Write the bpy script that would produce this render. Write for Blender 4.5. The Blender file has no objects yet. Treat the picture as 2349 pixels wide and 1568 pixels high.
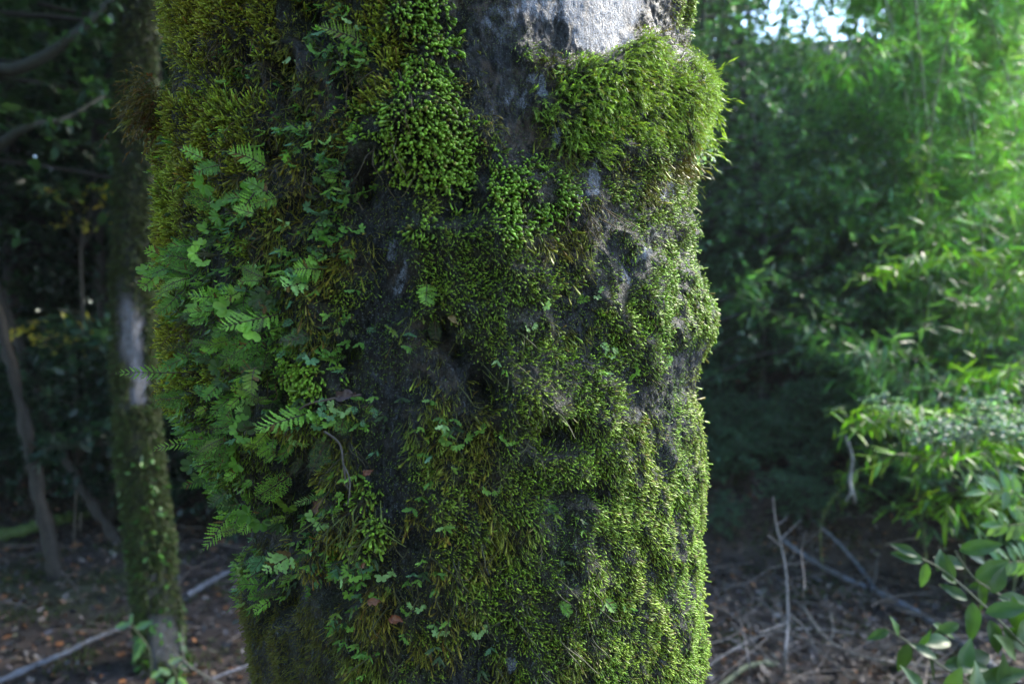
import bpy, math
import numpy as np
from math import radians, sin, cos, pi
RNG = np.random.default_rng(11)
SC = bpy.context.scene
COL = SC.collection

# ------------------------------------------------------------------ camera
CAMZ = 1.5
cam_d = bpy.data.cameras.new('camera'); cam = bpy.data.objects.new('camera', cam_d); COL.objects.link(cam)
cam.location = (0, 0, CAMZ); cam.rotation_euler = (radians(90), 0, 0)
cam_d.lens = 24; cam_d.sensor_width = 36; cam_d.clip_start = 0.02; cam_d.clip_end = 2000
cam_d.dof.use_dof = True; cam_d.dof.focus_distance = 0.60; cam_d.dof.aperture_fstop = 5.0
SC.camera = cam
FP = 1566.0                                    # focal length in pixels of the 2349-wide picture

# ------------------------------------------------------------------ light
SUN_EL, SUN_AZ = radians(44), radians(64)      # azimuth from +Y towards +X
w = bpy.data.worlds.new('World'); SC.world = w; w.use_nodes = True
nt = w.node_tree; bg = nt.nodes['Background']
sky = nt.nodes.new('ShaderNodeTexSky'); sky.sky_type = 'NISHITA'; sky.sun_disc = False
sky.sun_elevation = SUN_EL; sky.sun_rotation = SUN_AZ
sky.air_density = 1.3; sky.dust_density = 1.3; sky.ozone_density = 5.0
nt.links.new(sky.outputs[0], bg.inputs[0]); bg.inputs[1].default_value = 0.15
sun_d = bpy.data.lights.new('sun', 'SUN'); sun = bpy.data.objects.new('sun', sun_d); COL.objects.link(sun)
sun_d.energy = 1.5; sun_d.angle = radians(12); sun_d.color = (1.0, 0.93, 0.78)
from mathutils import Vector
sdir = Vector((sin(SUN_AZ)*cos(SUN_EL), cos(SUN_AZ)*cos(SUN_EL), sin(SUN_EL)))
sun.rotation_euler = sdir.to_track_quat('Z', 'Y').to_euler()
SC.view_settings.view_transform = 'Standard'; SC.view_settings.look = 'None'
SC.view_settings.gamma = 1; SC.view_settings.exposure = 2.72
SC.cycles.max_bounces = 6; SC.cycles.transparent_max_bounces = 8
SC.cycles.diffuse_bounces = 4; SC.cycles.glossy_bounces = 2; SC.cycles.transmission_bounces = 4
SC.cycles.sample_clamp_indirect = 6

# ------------------------------------------------------------------ helpers
def nrm(v):
    return v/np.maximum(np.linalg.norm(v, axis=-1, keepdims=True), 1e-9)
def hash2(i, j, s):
    h = (i.astype(np.int64)*374761393 + j.astype(np.int64)*668265263 + s*1442695041) & 0x7fffffff
    h = ((h ^ (h >> 13))*1274126177) & 0x7fffffff
    return ((h ^ (h >> 16)) & 0xffffff)/float(0xffffff)
def noise(x, y, s=0):
    xi, yi = np.floor(x), np.floor(y); fx, fy = x-xi, y-yi
    fx = fx*fx*(3-2*fx); fy = fy*fy*(3-2*fy)
    xi = xi.astype(np.int64); yi = yi.astype(np.int64)
    a, b = hash2(xi, yi, s), hash2(xi+1, yi, s); c, d = hash2(xi, yi+1, s), hash2(xi+1, yi+1, s)
    return (a*(1-fx)+b*fx)*(1-fy)+(c*(1-fx)+d*fx)*fy
def fbm(x, y, o=4, s=0):
    t = 0; a = 0.5; n = 0
    for k in range(o):
        t = t+a*noise(x*2**k+17.3*k, y*2**k+5.1*k, s+k); n += a; a *= 0.5
    return t/n
def sstep(a, b, x):
    t = np.clip((x-a)/(b-a), 0, 1); return t*t*(3-2*t)

def tag(o, label=None, cat=None, group=None, kind=None):
    if label: o['label'] = label
    if cat: o['category'] = cat
    if group: o['group'] = group
    if kind: o['kind'] = kind
    return o
def empty(name, loc, label, cat, group=None):
    o = bpy.data.objects.new(name, None); COL.objects.link(o); o.location = loc
    o.empty_display_size = 0.05
    return tag(o, label, cat, group)
def mesh_obj(name, V, F, mat, parent=None, cols=None, smooth=True, origin=None):
    """V (n,3), F list of int arrays each (m,k); world coords; origin shifts"""
    me = bpy.data.meshes.new(name)
    V = np.asarray(V, np.float32)
    if origin is not None: V = V-np.asarray(origin, np.float32)
    if not isinstance(F, (list, tuple)): F = [F]
    F = [np.asarray(f, np.int32) for f in F if len(f)]
    me.vertices.add(len(V)); me.vertices.foreach_set('co', V.ravel())
    nl = sum(f.size for f in F); nf = sum(len(f) for f in F)
    me.loops.add(nl); me.loops.foreach_set('vertex_index', np.concatenate([f.ravel() for f in F]))
    me.polygons.add(nf)
    tot = np.concatenate([np.full(len(f), f.shape[1], np.int32) for f in F])
    st = np.concatenate([[0], np.cumsum(tot)[:-1]]).astype(np.int32)
    me.polygons.foreach_set('loop_start', st)
    if smooth: me.polygons.foreach_set('use_smooth', np.ones(nf, bool))
    if cols is not None:
        c = np.ones((len(V), 4), np.float32); c[:, :3] = np.clip(cols, 0, 1)
        a = me.attributes.new('Col', 'FLOAT_COLOR', 'POINT'); a.data.foreach_set('color', c.ravel())
    me.update(calc_edges=True)
    me.materials.append(mat)
    o = bpy.data.objects.new(name, me); COL.objects.link(o)
    if parent: o.parent = parent
    if origin is not None and parent is None: o.location = origin
    return o
def copy_tree(o, parent=None):
    c = o.copy(); COL.objects.link(c); c.parent = parent
    for ch in list(o.children): copy_tree(ch, c)
    return c

# ------------------------------------------------------------------ materials
def new_mat(name):
    m = bpy.data.materials.new(name); m.use_nodes = True
    nt = m.node_tree; nt.nodes.clear()
    return m, nt, nt.nodes.new('ShaderNodeOutputMaterial')
def leaf_mat(name, rough=0.35, transl=0.45, spec=0.5, tcol=(1.5, 1.7, 0.6), nscale=60, vary=0.35):
    m, nt, out = new_mat(name); N = nt.nodes; L = nt.links
    at = N.new('ShaderNodeAttribute'); at.attribute_name = 'Col'
    tc = N.new('ShaderNodeTexCoord'); nz = N.new('ShaderNodeTexNoise'); nz.inputs['Scale'].default_value = nscale
    L.new(tc.outputs['Object'], nz.inputs['Vector'])
    mr = N.new('ShaderNodeMapRange'); mr.inputs[3].default_value = 1-vary; mr.inputs[4].default_value = 1+vary
    L.new(nz.outputs[0], mr.inputs[0])
    mul = N.new('ShaderNodeVectorMath'); mul.operation = 'SCALE'
    L.new(at.outputs['Color'], mul.inputs[0]); L.new(mr.outputs[0], mul.inputs['Scale'])
    p = N.new('ShaderNodeBsdfPrincipled'); p.inputs['Roughness'].default_value = rough
    p.inputs['Specular IOR Level'].default_value = spec
    L.new(mul.outputs[0], p.inputs['Base Color'])
    if transl > 0:
        t = N.new('ShaderNodeBsdfTranslucent')
        tm = N.new('ShaderNodeVectorMath'); tm.operation = 'MULTIPLY'; tm.inputs[1].default_value = tcol
        L.new(mul.outputs[0], tm.inputs[0]); L.new(tm.outputs[0], t.inputs[0])
        mx = N.new('ShaderNodeMixShader'); mx.inputs[0].default_value = transl
        L.new(p.outputs[0], mx.inputs[1]); L.new(t.outputs[0], mx.inputs[2]); L.new(mx.outputs[0], out.inputs[0])
    else: L.new(p.outputs[0], out.inputs[0])
    return m
def col_mat(name, rough=0.7, bump=0.3, bscale=80, spec=0.4, vary=0.4, stretch=(1, 1, 1), bdist=0.004):
    m, nt, out = new_mat(name); N = nt.nodes; L = nt.links
    at = N.new('ShaderNodeAttribute'); at.attribute_name = 'Col'
    tc = N.new('ShaderNodeTexCoord'); mp = N.new('ShaderNodeMapping'); mp.inputs['Scale'].default_value = stretch
    L.new(tc.outputs['Object'], mp.inputs[0])
    nz = N.new('ShaderNodeTexNoise'); nz.inputs['Scale'].default_value = bscale; nz.inputs['Detail'].default_value = 6
    L.new(mp.outputs[0], nz.inputs['Vector'])
    mr = N.new('ShaderNodeMapRange'); mr.inputs[1].default_value = 0.3; mr.inputs[2].default_value = 0.7
    mr.inputs[3].default_value = 1-vary; mr.inputs[4].default_value = 1+vary
    L.new(nz.outputs[0], mr.inputs[0])
    mul = N.new('ShaderNodeVectorMath'); mul.operation = 'SCALE'
    L.new(at.outputs['Color'], mul.inputs[0]); L.new(mr.outputs[0], mul.inputs['Scale'])
    p = N.new('ShaderNodeBsdfPrincipled'); p.inputs['Roughness'].default_value = rough
    p.inputs['Specular IOR Level'].default_value = spec
    L.new(mul.outputs[0], p.inputs['Base Color'])
    b = N.new('ShaderNodeBump'); b.inputs['Strength'].default_value = bump; b.inputs['Distance'].default_value = bdist
    L.new(nz.outputs[0], b.inputs['Height']); L.new(b.outputs[0], p.inputs['Normal'])
    L.new(p.outputs[0], out.inputs[0])
    return m
def bark_mat():
    # wet dark bark; 'Col'.r = how pale and lichen covered, .g = green film, .b = brown stain
    m, nt, out = new_mat('wet_bark'); N = nt.nodes; L = nt.links
    at = N.new('ShaderNodeAttribute'); at.attribute_name = 'Col'
    sp = N.new('ShaderNodeSeparateColor'); L.new(at.outputs['Color'], sp.inputs[0])
    tc = N.new('ShaderNodeTexCoord')
    def nz(scale, detail=5, st=(1, 1, 1), rough=0.6):
        mp = N.new('ShaderNodeMapping'); mp.inputs['Scale'].default_value = st; L.new(tc.outputs['Object'], mp.inputs[0])
        n = N.new('ShaderNodeTexNoise'); n.inputs['Scale'].default_value = scale; n.inputs['Detail'].default_value = detail
        n.inputs['Roughness'].default_value = rough
        L.new(mp.outputs[0], n.inputs['Vector']); return n.outputs[0]
    def rng(x, a, b, c, d):
        r = N.new('ShaderNodeMapRange'); r.inputs[1].default_value = a; r.inputs[2].default_value = b
        r.inputs[3].default_value = c; r.inputs[4].default_value = d; L.new(x, r.inputs[0]); return r.outputs[0]
    def mixc(f, a, b):
        x = N.new('ShaderNodeMix'); x.data_type = 'RGBA'
        if isinstance(f, float): x.inputs[0].default_value = f
        else: L.new(f, x.inputs[0])
        for k, v in ((6, a), (7, b)):
            if isinstance(v, tuple): x.inputs[k].default_value = (*v, 1)
            else: L.new(v, x.inputs[k])
        return x.outputs[2]
    def mth(op, a, b):
        x = N.new('ShaderNodeMath'); x.operation = op
        for k, v in enumerate((a, b)):
            if isinstance(v, (int, float)): x.inputs[k].default_value = v
            else: L.new(v, x.inputs[k])
        return x.outputs[0]
    fine = nz(850, 3); med = nz(230, 9, (1, 1, 0.5), .72); big = nz(30, 5)
    dark = mixc(rng(med, .46, .66, 0, 1), (0.0025, 0.0027, 0.0034), (0.038, 0.046, 0.062))
    dark = mixc(rng(big, .5, .7, 0, .5), dark, (0.03, 0.022, 0.016))
    dark = mixc(rng(sp.outputs[1], .6, 1, 0, .9), dark, (0.012, 0.012, 0.006))
    dark = mixc(mth('MULTIPLY', sp.outputs[1], rng(nz(420, 4), .5, .62, 0, .8)), dark, (0.05, 0.07, 0.025))
    dark = mixc(rng(nz(640, 2, (1, 1, .8)), .60, .66, 0, .75), dark, (0.13, 0.15, 0.17))
    dark = mixc(rng(nz(420, 3, (1.3, 1.3, .3)), .40, .46, .9, 0), dark, (0.002, 0.002, 0.002))
    pale = mixc(rng(fine, .38, .56, 0, 1), (0.03, 0.033, 0.042), (0.23, 0.27, 0.345))
    stre = mth('MULTIPLY', rng(nz(120, 4, (1, 1, .3)), .56, .66, 0, .8), rng(nz(500, 2), .4, .6, 0, 1))
    pale = mixc(stre, pale, (0.11, 0.06, 0.045))
    pale = mixc(rng(nz(90, 6, (1.6, 1.6, .12)), .5, .68, 0, .75), pale, (0.05, 0.05, 0.055))
    edge = mth('ADD', sp.outputs[0], mth('MULTIPLY', mth('SUBTRACT', nz(230, 8, (1, 1, .5), .7), 0.5), 2.2))
    c = mixc(rng(edge, .35, .65, 0, 1), dark, pale)
    c = mixc(mth('MULTIPLY', sp.outputs[2], rng(nz(200, 4), .4, .6, 0, 1)), c, (0.13, 0.095, 0.07))
    p = N.new('ShaderNodeBsdfPrincipled'); L.new(c, p.inputs['Base Color'])
    L.new(rng(med, .3, .7, .28, .6), p.inputs['Roughness'])
    p.inputs['Specular IOR Level'].default_value = 0.4
    h = mth('ADD', mth('MULTIPLY', med, 1.0), mth('MULTIPLY', fine, 0.35))
    b = N.new('ShaderNodeBump'); b.inputs['Strength'].default_value = 1.0; b.inputs['Distance'].default_value = 0.006
    L.new(h, b.inputs['Height']); L.new(b.outputs[0], p.inputs['Normal'])
    L.new(p.outputs[0], out.inputs[0])
    return m
M_BARK = bark_mat()
M_MOSS = leaf_mat('moss_shoots', rough=0.42, transl=0.35, spec=0.45, tcol=(1.6, 1.6, 0.6), nscale=90, vary=0.3)
M_FERN = leaf_mat('fern_blade', rough=0.45, transl=0.45, spec=0.35, tcol=(1.3, 1.6, 0.7), nscale=300, vary=0.25)
M_LEAF = leaf_mat('forest_leaf', rough=0.36, transl=0.5, spec=0.5, tcol=(1.6, 2.0, 0.7), nscale=5, vary=0.35)
M_GLOSS = leaf_mat('glossy_leaf', rough=0.42, transl=0.25, spec=0.35, tcol=(1.4, 1.8, 0.5), nscale=60, vary=0.25)
M_WOOD = col_mat('twig_bark', rough=0.75, bump=0.5, bscale=60, vary=0.6)
M_STEM = col_mat('green_stem', rough=0.5, bump=0.1, bscale=40, vary=0.2)
M_LITTER = col_mat('dead_leaf', rough=0.5, bump=0.3, bscale=50, vary=0.5, spec=0.5)
M_SOIL = col_mat('forest_soil', rough=0.85, bump=1.0, bscale=9, vary=0.7, bdist=0.04)

# ------------------------------------------------------------------ generators
def tube(P, R, k=6):
    P = np.asarray(P, float); n = len(P); R = np.broadcast_to(np.asarray(R, float), (n,))
    T = nrm(np.gradient(P, axis=0)); ref = np.array([0.31, 0.17, 0.93]) if abs(T[0, 2]) < .8 else np.array([0.93, 0.2, 0.1])
    A = nrm(np.cross(T, ref)); B = np.cross(T, A)
    a = np.arange(k)*2*pi/k
    V = P[:, None]+R[:, None, None]*(np.cos(a)[None, :, None]*A[:, None]+np.sin(a)[None, :, None]*B[:, None])
    V = V.reshape(-1, 3)
    i = np.arange(n-1)[:, None]*k; j = np.arange(k)[None]; j2 = (j+1) % k
    F = np.stack([i+j, i+j2, i+k+j2, i+k+j], -1).reshape(-1, 4)
    return V, F
def spline(P, n):
    P = np.asarray(P, float); m = len(P); t = np.linspace(0, m-1, n); i = np.clip(t.astype(int), 0, m-2); f = (t-i)[:, None]
    p0, p1, p2, p3 = P[np.maximum(i-1, 0)], P[i], P[i+1], P[np.minimum(i+2, m-1)]
    return 0.5*((2*p1)+(-p0+p2)*f+(2*p0-5*p1+4*p2-p3)*f**2+(-p0+3*p1-3*p2+p3)*f**3)
def join(parts):
    Vs, Fs, off = [], [], 0
    for V, F in parts:
        Vs.append(V); Fs.append(F+off); off += len(V)
    return np.concatenate(Vs), np.concatenate(Fs)
class Bag:
    """collects geometry for ONE mesh object"""
    def __init__(s): s.V = []; s.F = {}; s.C = []; s.n = 0
    def add(s, V, F, c):
        V = np.asarray(V, np.float32); s.V.append(V)
        s.F.setdefault(F.shape[1], []).append(F+s.n); s.n += len(V)
        s.C.append(np.broadcast_to(np.asarray(c, np.float32), V.shape))
    def build(s, name, mat, parent=None, origin=None, smooth=True):
        return mesh_obj(name, np.concatenate(s.V), [np.concatenate(f) for f in s.F.values()], mat, parent,
                        np.concatenate(s.C), smooth, origin)
def scatter(bag, tV, tF, pos, zdir, scale, tip, base, tt, bend=None, wscale=None, xdir=None, rng=RNG):
    """copies template (axis +Z, width X, normal Y) into the bag. tt = colour parameter per template vertex"""
    n = len(pos)
    if n == 0: return
    z = nrm(zdir)
    if xdir is None: xdir = rng.normal(size=(n, 3))
    y = nrm(np.cross(z, xdir)); x = np.cross(y, z)
    s = np.asarray(scale)[:, None, None]; ws = s if wscale is None else np.asarray(wscale)[:, None, None]
    V = pos[:, None]+ws*(tV[None, :, 0:1]*x[:, None]+tV[None, :, 1:2]*y[:, None])+s*tV[None, :, 2:3]*z[:, None]
    if bend is not None:
        V = V+bend[:, None]*(tV[None, :, 2:3]**2)*s
    m = len(tV)
    F = (tF[None]+(np.arange(n)*m)[:, None, None]).reshape(-1, tF.shape[1])
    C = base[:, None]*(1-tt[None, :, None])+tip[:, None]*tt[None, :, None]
    bag.add(V.reshape(-1, 3), F, C.reshape(-1, 3))

# leaf templates (axis +Z, length 1)
def t_lance(w=0.09, fold=0.03, curl=0.12):
    V = np.array([[0, 0, 0], [-w, fold, .35], [0, 0, .35], [w, fold, .35], [-w*.55, curl*.5+fold, .75], [0, curl*.5, .75], [w*.55, curl*.5+fold, .75], [0, curl, 1]])
    F = np.array([[0, 2, 1], [0, 3, 2], [1, 2, 5], [1, 5, 4], [2, 3, 6], [2, 6, 5], [4, 5, 7], [5, 6, 7]])
    return V, F
def t_oval(w=0.26, fold=0.06, curl=0.1):
    V = np.array([[0, 0, 0], [-w, fold, .4], [0, 0, .45], [w, fold, .4], [0, curl, 1], [-w*.75, curl*.6+fold, .75], [w*.75, curl*.6+fold, .75]])
    F = np.array([[0, 2, 1], [0, 3, 2], [1, 2, 5], [2, 3, 6], [5, 2, 4], [2, 6, 4]])
    return V, F
LANCE = t_lance(); OVAL = t_oval(); ROUND = t_oval(.38)
def var_cols(n, base, v=0.25, h=0.12, rng=RNG):
    base = np.asarray(base)[None]; k = 1+rng.normal(size=(n, 1))*v
    return np.clip(base*k*(1+rng.normal(size=(n, 3))*h), 0.002, 1)

def fine_leaf(L=1, W=.4, n=8, curl=.2, fold=.12, point=1.0):
    """one well shaped leaf blade; verts along z"""
    t = np.linspace(0, 1, n+1); wv = W*.5*np.sin(pi*t**.85)**.8*(1-.25*t**3*point)
    u = np.array([-1, -.5, 0, .5, 1])
    V = np.zeros((n+1, 5, 3)); V[:, :, 0] = wv[:, None]*u; V[:, :, 2] = t[:, None]*L
    V[:, :, 1] = -curl*L*(t[:, None]**2)+fold*np.abs(u)*wv[:, None]*2+.12*np.sin(9*t)[:, None]*u*wv[:, None]
    i = np.arange(n)[:, None]*5; j = np.arange(4)[None]
    return V.reshape(-1, 3), np.stack([i+j, i+j+1, i+j+6, i+j+5], -1).reshape(-1, 4)

# =================================================================== THE MOSSY TREE
ROWS = """gYYYYYYkkYYYBBBgggwwwwwwggS.
gYYYYYHkFFYYBBgggggwwwwwgggS
ggYHkYHHFFFYYBBHggDgwwwCCggC.
ggYkHHkHHFHYYBgggggHDCCCCCCC
ggHYkgkHHHkYBBBHggggCCCCCCCC
HYYYYYHkHHBYBBBHgggCCCCCCCCC
YYYYYHHFHHBBBBBBHggHCCCCCCCC
YYYYYHkFFHBBBBBBDgggHCCDDDHS
YYYFYHHHFFkbBBBBgBBDHggHDHHS
YYYYHHFHFFkbbBBbBBBBDgDDHgSg
YYYYFFHkFFbbbDbbBBBBBHwgDDgS
YYYFFYHHFFbbbBDDDBBDHHbDDgDS
YYFFHYHFFHHbbDDDDDHHHDwDDSbS
YFFHFHFFHHHbwDDDDDDDHDDwDDSS
YFFFFFFFHDDbwDDDDDDDDbDDDSSS
.YFFFFFHDDbbbDDDDDDDbbDDSSSS
.YgFFFFFHFbbHHkDDDDDHHDDDSSS
.YFFFFFFFkbbbHHkDDDDDbDDDbbS
FFYYFFBBBbbbbHbbbDDDDDbbDbbS
YYYFFFkBBbbbbbHHkDDDDDDbbbb.
.YFFkFFFFHFbbHHHHDSDDSDbbbS.
.FFFFFHHFbbbbHHHHDDkkSSDSbS.
..FFFFkkkHbbbHHHHDDDDSDSSbS.
..FFFkkkHHbbbDHDHDDDDDSSSbS.
..FFFkkkHkBbbbDDHDDDkkDSSSSS
...FFkkkFHHbbHDDHDDbbDSSSSSS
...kkkkkHHHBbbHDDHHDbSSSSSSS
...skkHFHkBbbbDDHHDbbDbSSSSS
...sFkkHkFFbbHHDHDDDbSSSbSSS
....sFkkkkkHbbHDDDDDDSSSSbSS
....sskssHHHbbHHDDDDDDbSSSSS
....ssssssHHHDDDbDDDDbSbSSSS
.....sssssHHHHHbbDDDDHSSSSSS
.....sssssHHDDbbbHDDHbSSSSSS""".split('\n')
NR, NC = len(ROWS), 28
LET = 'YBCDSHkbwgFs'
G = np.zeros((NR, NC), int)
for r in range(NR):
    row = (ROWS[r]+'.'*28)[:28]
    idx = [LET.find(c) for c in row]
    good = [i for i, v in enumerate(idx) if v >= 0]
    for c in range(NC): G[r, c] = idx[c] if idx[c] >= 0 else idx[min(good, key=lambda g: abs(g-c))]
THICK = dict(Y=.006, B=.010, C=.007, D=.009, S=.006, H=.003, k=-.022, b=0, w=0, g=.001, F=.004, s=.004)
TH = np.array([THICK[c] for c in LET])
def cellf(vals, X, Y):
    """bilinear lookup of a per-letter value at source pixels"""
    g = vals[G]
    cx = np.clip((X-380)/50-.5, 0, NC-1.001); cy = np.clip(Y/50-.5, 0, NR-1.001)
    i = cx.astype(int); j = cy.astype(int); fx = cx-i; fy = cy-j
    return (g[j, i]*(1-fx)+g[j, i+1]*fx)*(1-fy)+(g[j+1, i]*(1-fx)+g[j+1, i+1]*fx)*fy
DAX = 0.80; F0 = 1707.0
yk = [-900, 0, 300, 600, 850, 1000, 1200, 1330, 1400, 1500, 1709, 2500]
Lk = [425, 432, 428, 425, 450, 475, 540, 590, 612, 628, 668, 720]
Rk = [1700, 1712, 1712, 1716, 1722, 1725, 1728, 1732, 1735, 1738, 1738, 1745]
def axis_at(z):
    y = 854.5-(z-CAMZ)*F0/0.73
    a = np.arctan((np.interp(y, yk, Lk)-1280)/F0); b = np.arctan((np.interp(y, yk, Rk)-1280)/F0)
    m, h = (a+b)/2, (b-a)/2
    # keep the front surface at a steady distance
    R0 = 0.292; D = DAX-(R0-R0*np.sin(h)/np.sin(radians(21.1)))*.45
    return D*np.sin(m), D*np.cos(m), D*np.sin(h)
# grid
th = np.concatenate([np.linspace(-pi, -2.0, 40)[:-1], np.linspace(-2.0, 2.0, 860), np.linspace(2.0, pi, 40)[1:]])
zz = np.concatenate([np.linspace(-0.3, 0.95, 50)[:-1], np.linspace(0.95, 2.05, 760), np.linspace(2.05, 9.5, 90)[1:]])
TT, ZZ = np.meshgrid(th, zz)
zc = np.clip(ZZ, 0.95, 2.05)
AX, AY, RR = axis_at(zc)
RR = RR*(1+.12*np.clip((.95-ZZ)/1.25, 0, 1)**2*(1+.6*np.sin(TT*5+1))*3)*(1-.45*np.clip((ZZ-2.05)/7.5, 0, 1))
AX = AX+.4*np.clip((ZZ-2.05)/7.5, 0, 1)**2
U = TT*.29
RR = RR*(1+.05*(fbm(U*5+9, ZZ*3, 3, 5)-.5))
def project(P):
    return 1280+F0*P[..., 0]/np.maximum(P[..., 1], .05), 854.5-F0*(P[..., 2]-CAMZ)/np.maximum(P[..., 1], .05)
BX, BY = AX+RR*np.sin(TT), AY-RR*np.cos(TT)
P0 = np.stack([BX, BY, ZZ], -1)
PX, PY = project(P0)
# angle limit: beyond the silhouette use the letters at the edge
hs = np.arccos(np.clip(RR/np.hypot(AX, AY), 0, 1)); m0 = np.arctan2(AX, AY)
tc_ = np.clip(TT, -hs-m0*0+(-m0), hs-m0)
Pe = np.stack([AX+RR*np.sin(tc_), AY-RR*np.cos(tc_), ZZ], -1)
PX, PY = project(Pe)
wob = 36
WX = PX+wob*(fbm(U*28, ZZ*28, 3, 21)-.5)*2; WY = PY+wob*(fbm(U*28, ZZ*28, 3, 31)-.5)*2
HT = cellf(TH, WX, WY)
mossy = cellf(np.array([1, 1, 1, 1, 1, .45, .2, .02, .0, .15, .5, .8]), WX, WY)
clump = fbm(U*38, ZZ*30, 4, 41); clump2 = fbm(U*95, ZZ*80, 3, 51)
H = HT+mossy*((clump-.5)*.018+(clump2-.5)*.009)
# hanging tiers: moss swells, then undercuts
H += mossy*.005*(sstep(.45, .75, fbm(U*16, ZZ*22, 3, 61))-.3)
def bump(x, y, rx, ry, a, under=0.5):
    dx = (PX-x)/rx; dy = (PY-y)/ry
    dy = np.where(dy > 0, dy/under, dy)
    return a*np.exp(-(dx*dx+dy*dy))
H += bump(1745, 235, 58, 60, .016, 1.9)+bump(1600, 215, 120, 75, .010, 1.0)+bump(1755, 800, 75, 100, .026, 1.2)+bump(1000, 300, 75, 120, .012)
H += bump(1350, 1020, 90, 60, .012)+bump(1150, 620, 130, 110, .010)+bump(1500, 1050, 120, 60, .008)+bump(480, 1000, 60, 150, .008)
H += bump(680, 1240, 110, 110, -.03, 1)+bump(560, 700, 120, 160, .008)
H += (1-np.clip(mossy, 0, 1))*((fbm(U*60, ZZ*24, 5, 71)-.5)*.008+(fbm(U*260, ZZ*150, 3, 75)-.5)*.006)
H += .004*(np.sin(U*70+3*fbm(U*6, ZZ*6, 2, 3))*.5)*(1-mossy)
# bark colour masks
pale = np.zeros_like(PX)
for (x, y, rx, ry, a, s) in ((1500, 10, 108, 88, 0, 1.1), (1503, 90, 80, 48, 0, 1.05), (1350, 15, 80, 42, 0, .55), (1350, 222, 16, 34, 0, .8),
    (1332, 200, 22, 16, 0, .6), (1382, 345, 14, 34, 0, .6), (1482, 450, 18, 52, 0, .72), (1452, 488, 34, 10, .2, .6), (1590, 610, 26, 62, -.3, .75),
    (1545, 700, 18, 62, -.15, .62), (1530, 750, 26, 24, 0, .55), (1680, 450, 24, 44, 0, .5), (1660, 490, 40, 20, 0, .45), (1002, 700, 13, 62, -.45, .6),
    (985, 630, 18, 50, -.2, .4), (1250, 60, 60, 60, 0, .45), (1290, 245, 50, 40, 0, .38), (1270, 1640, 16, 50, 0, .8), (1638, 1600, 9, 26, 0, .8),
    (1708, 1440, 5, 24, 0, .9), (1225, 1420, 7, 16, 0, .6), (425, 215, 14, 50, 0, .7), (440, 120, 16, 60, 0, .4), (1205, 1350, 10, 40, 0, .4)):
    c_, s_ = cos(a), sin(a); dx = (WX-x+0*wob); dy = (PY-y)
    dx = PX-x+.35*(WX-PX)
    ux = dx*c_-dy*s_; uy = dx*s_+dy*c_
    pale = np.maximum(pale, s*(1-sstep(.55, 1.25, np.sqrt((ux/rx)**2+(uy/ry)**2))))
H -= .85*np.clip(pale*1.4, 0, 1)*(1-np.clip(mossy, 0, 1))*((fbm(U*60, ZZ*24, 5, 71)-.5)*.008+(fbm(U*260, ZZ*150, 3, 75)-.5)*.006+.002*np.sin(U*70+3*fbm(U*6, ZZ*6, 2, 3)))
RS = RR+H
POS = np.stack([AX+RS*np.sin(TT), AY-RS*np.cos(TT), ZZ], -1)
dt = np.gradient(POS, axis=1); dz = np.gradient(POS, axis=0)
NOR = nrm(np.cross(dt, dz)); 
out_ = np.stack([np.sin(TT), -np.cos(TT), 0*TT], -1)
NOR = np.where((NOR*out_).sum(-1, keepdims=True) < 0, -NOR, NOR)
film = np.clip(.25+mossy*.8+sstep(.5, .7, fbm(U*20, ZZ*9, 3, 81))*.5, 0, 1)
gl = cellf(np.array([.2, .1, .1, .1, .1, .3, .1, .05, 0, .45, .1, .1]), WX, WY)
brown = np.clip(gl*sstep(.45, .6, fbm(U*70, ZZ*50, 3, 91))*1.5+bump(1000, 700, 25, 60, .6)+bump(430, 850, 30, 60, .7), 0, 1)*(pale < .3)
colb = np.stack([pale*(mossy < .95), film, brown], -1)
nz_, nt_ = TT.shape
i = np.arange(nz_-1)[:, None]*nt_; j = np.arange(nt_-1)[None]
F = np.stack([i+j, i+j+1, i+nt_+j+1, i+nt_+j], -1).reshape(-1, 4)
tree = empty('mossy_tree', (float(AX[49, 0]), float(AY[49, 0]), 0), 'thick old tree trunk wrapped in green moss, filling the middle of the view', 'tree')
TO = np.array(tree.location)
mesh_obj('trunk', POS.reshape(-1, 3), F, M_BARK, tree, colb.reshape(-1, 3), True, TO)

TF, ZF = th, zz
def surf(t, z, extra=0):
    """bilinear position and normal on the trunk surface"""
    ci = np.interp(t, TF, np.arange(len(TF))); ri = np.interp(z, ZF, np.arange(len(ZF)))
    i0 = np.clip(ci.astype(int), 0, len(TF)-2); j0 = np.clip(ri.astype(int), 0, len(ZF)-2)
    fx = (ci-i0)[..., None]; fy = (ri-j0)[..., None]
    def bl(A): return (A[j0, i0]*(1-fx)+A[j0, i0+1]*fx)*(1-fy)+(A[j0+1, i0]*(1-fx)+A[j0+1, i0+1]*fx)*fy
    return bl(POS), nrm(bl(NOR)), j0, i0
def spot(x, y):
    """source pixel -> (theta, z) on the near side of the trunk"""
    z = CAMZ; dx = (x-1280)/F0
    for _ in range(8):
        ax, ay, r = [float(v) for v in axis_at(np.array(np.clip(z, .95, 2.05)))]
        r += .01
        a = dx*dx+1; b = -2*(dx*ax+ay); c = ax*ax+ay*ay-r*r; D = b*b-4*a*c
        Y = (-b-math.sqrt(max(D, 0)))/(2*a) if D > 0 else -b/(2*a)
        z = CAMZ+(854.5-y)/F0*Y
    return math.atan2(dx*Y-ax, -(Y-ay)), z

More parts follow.
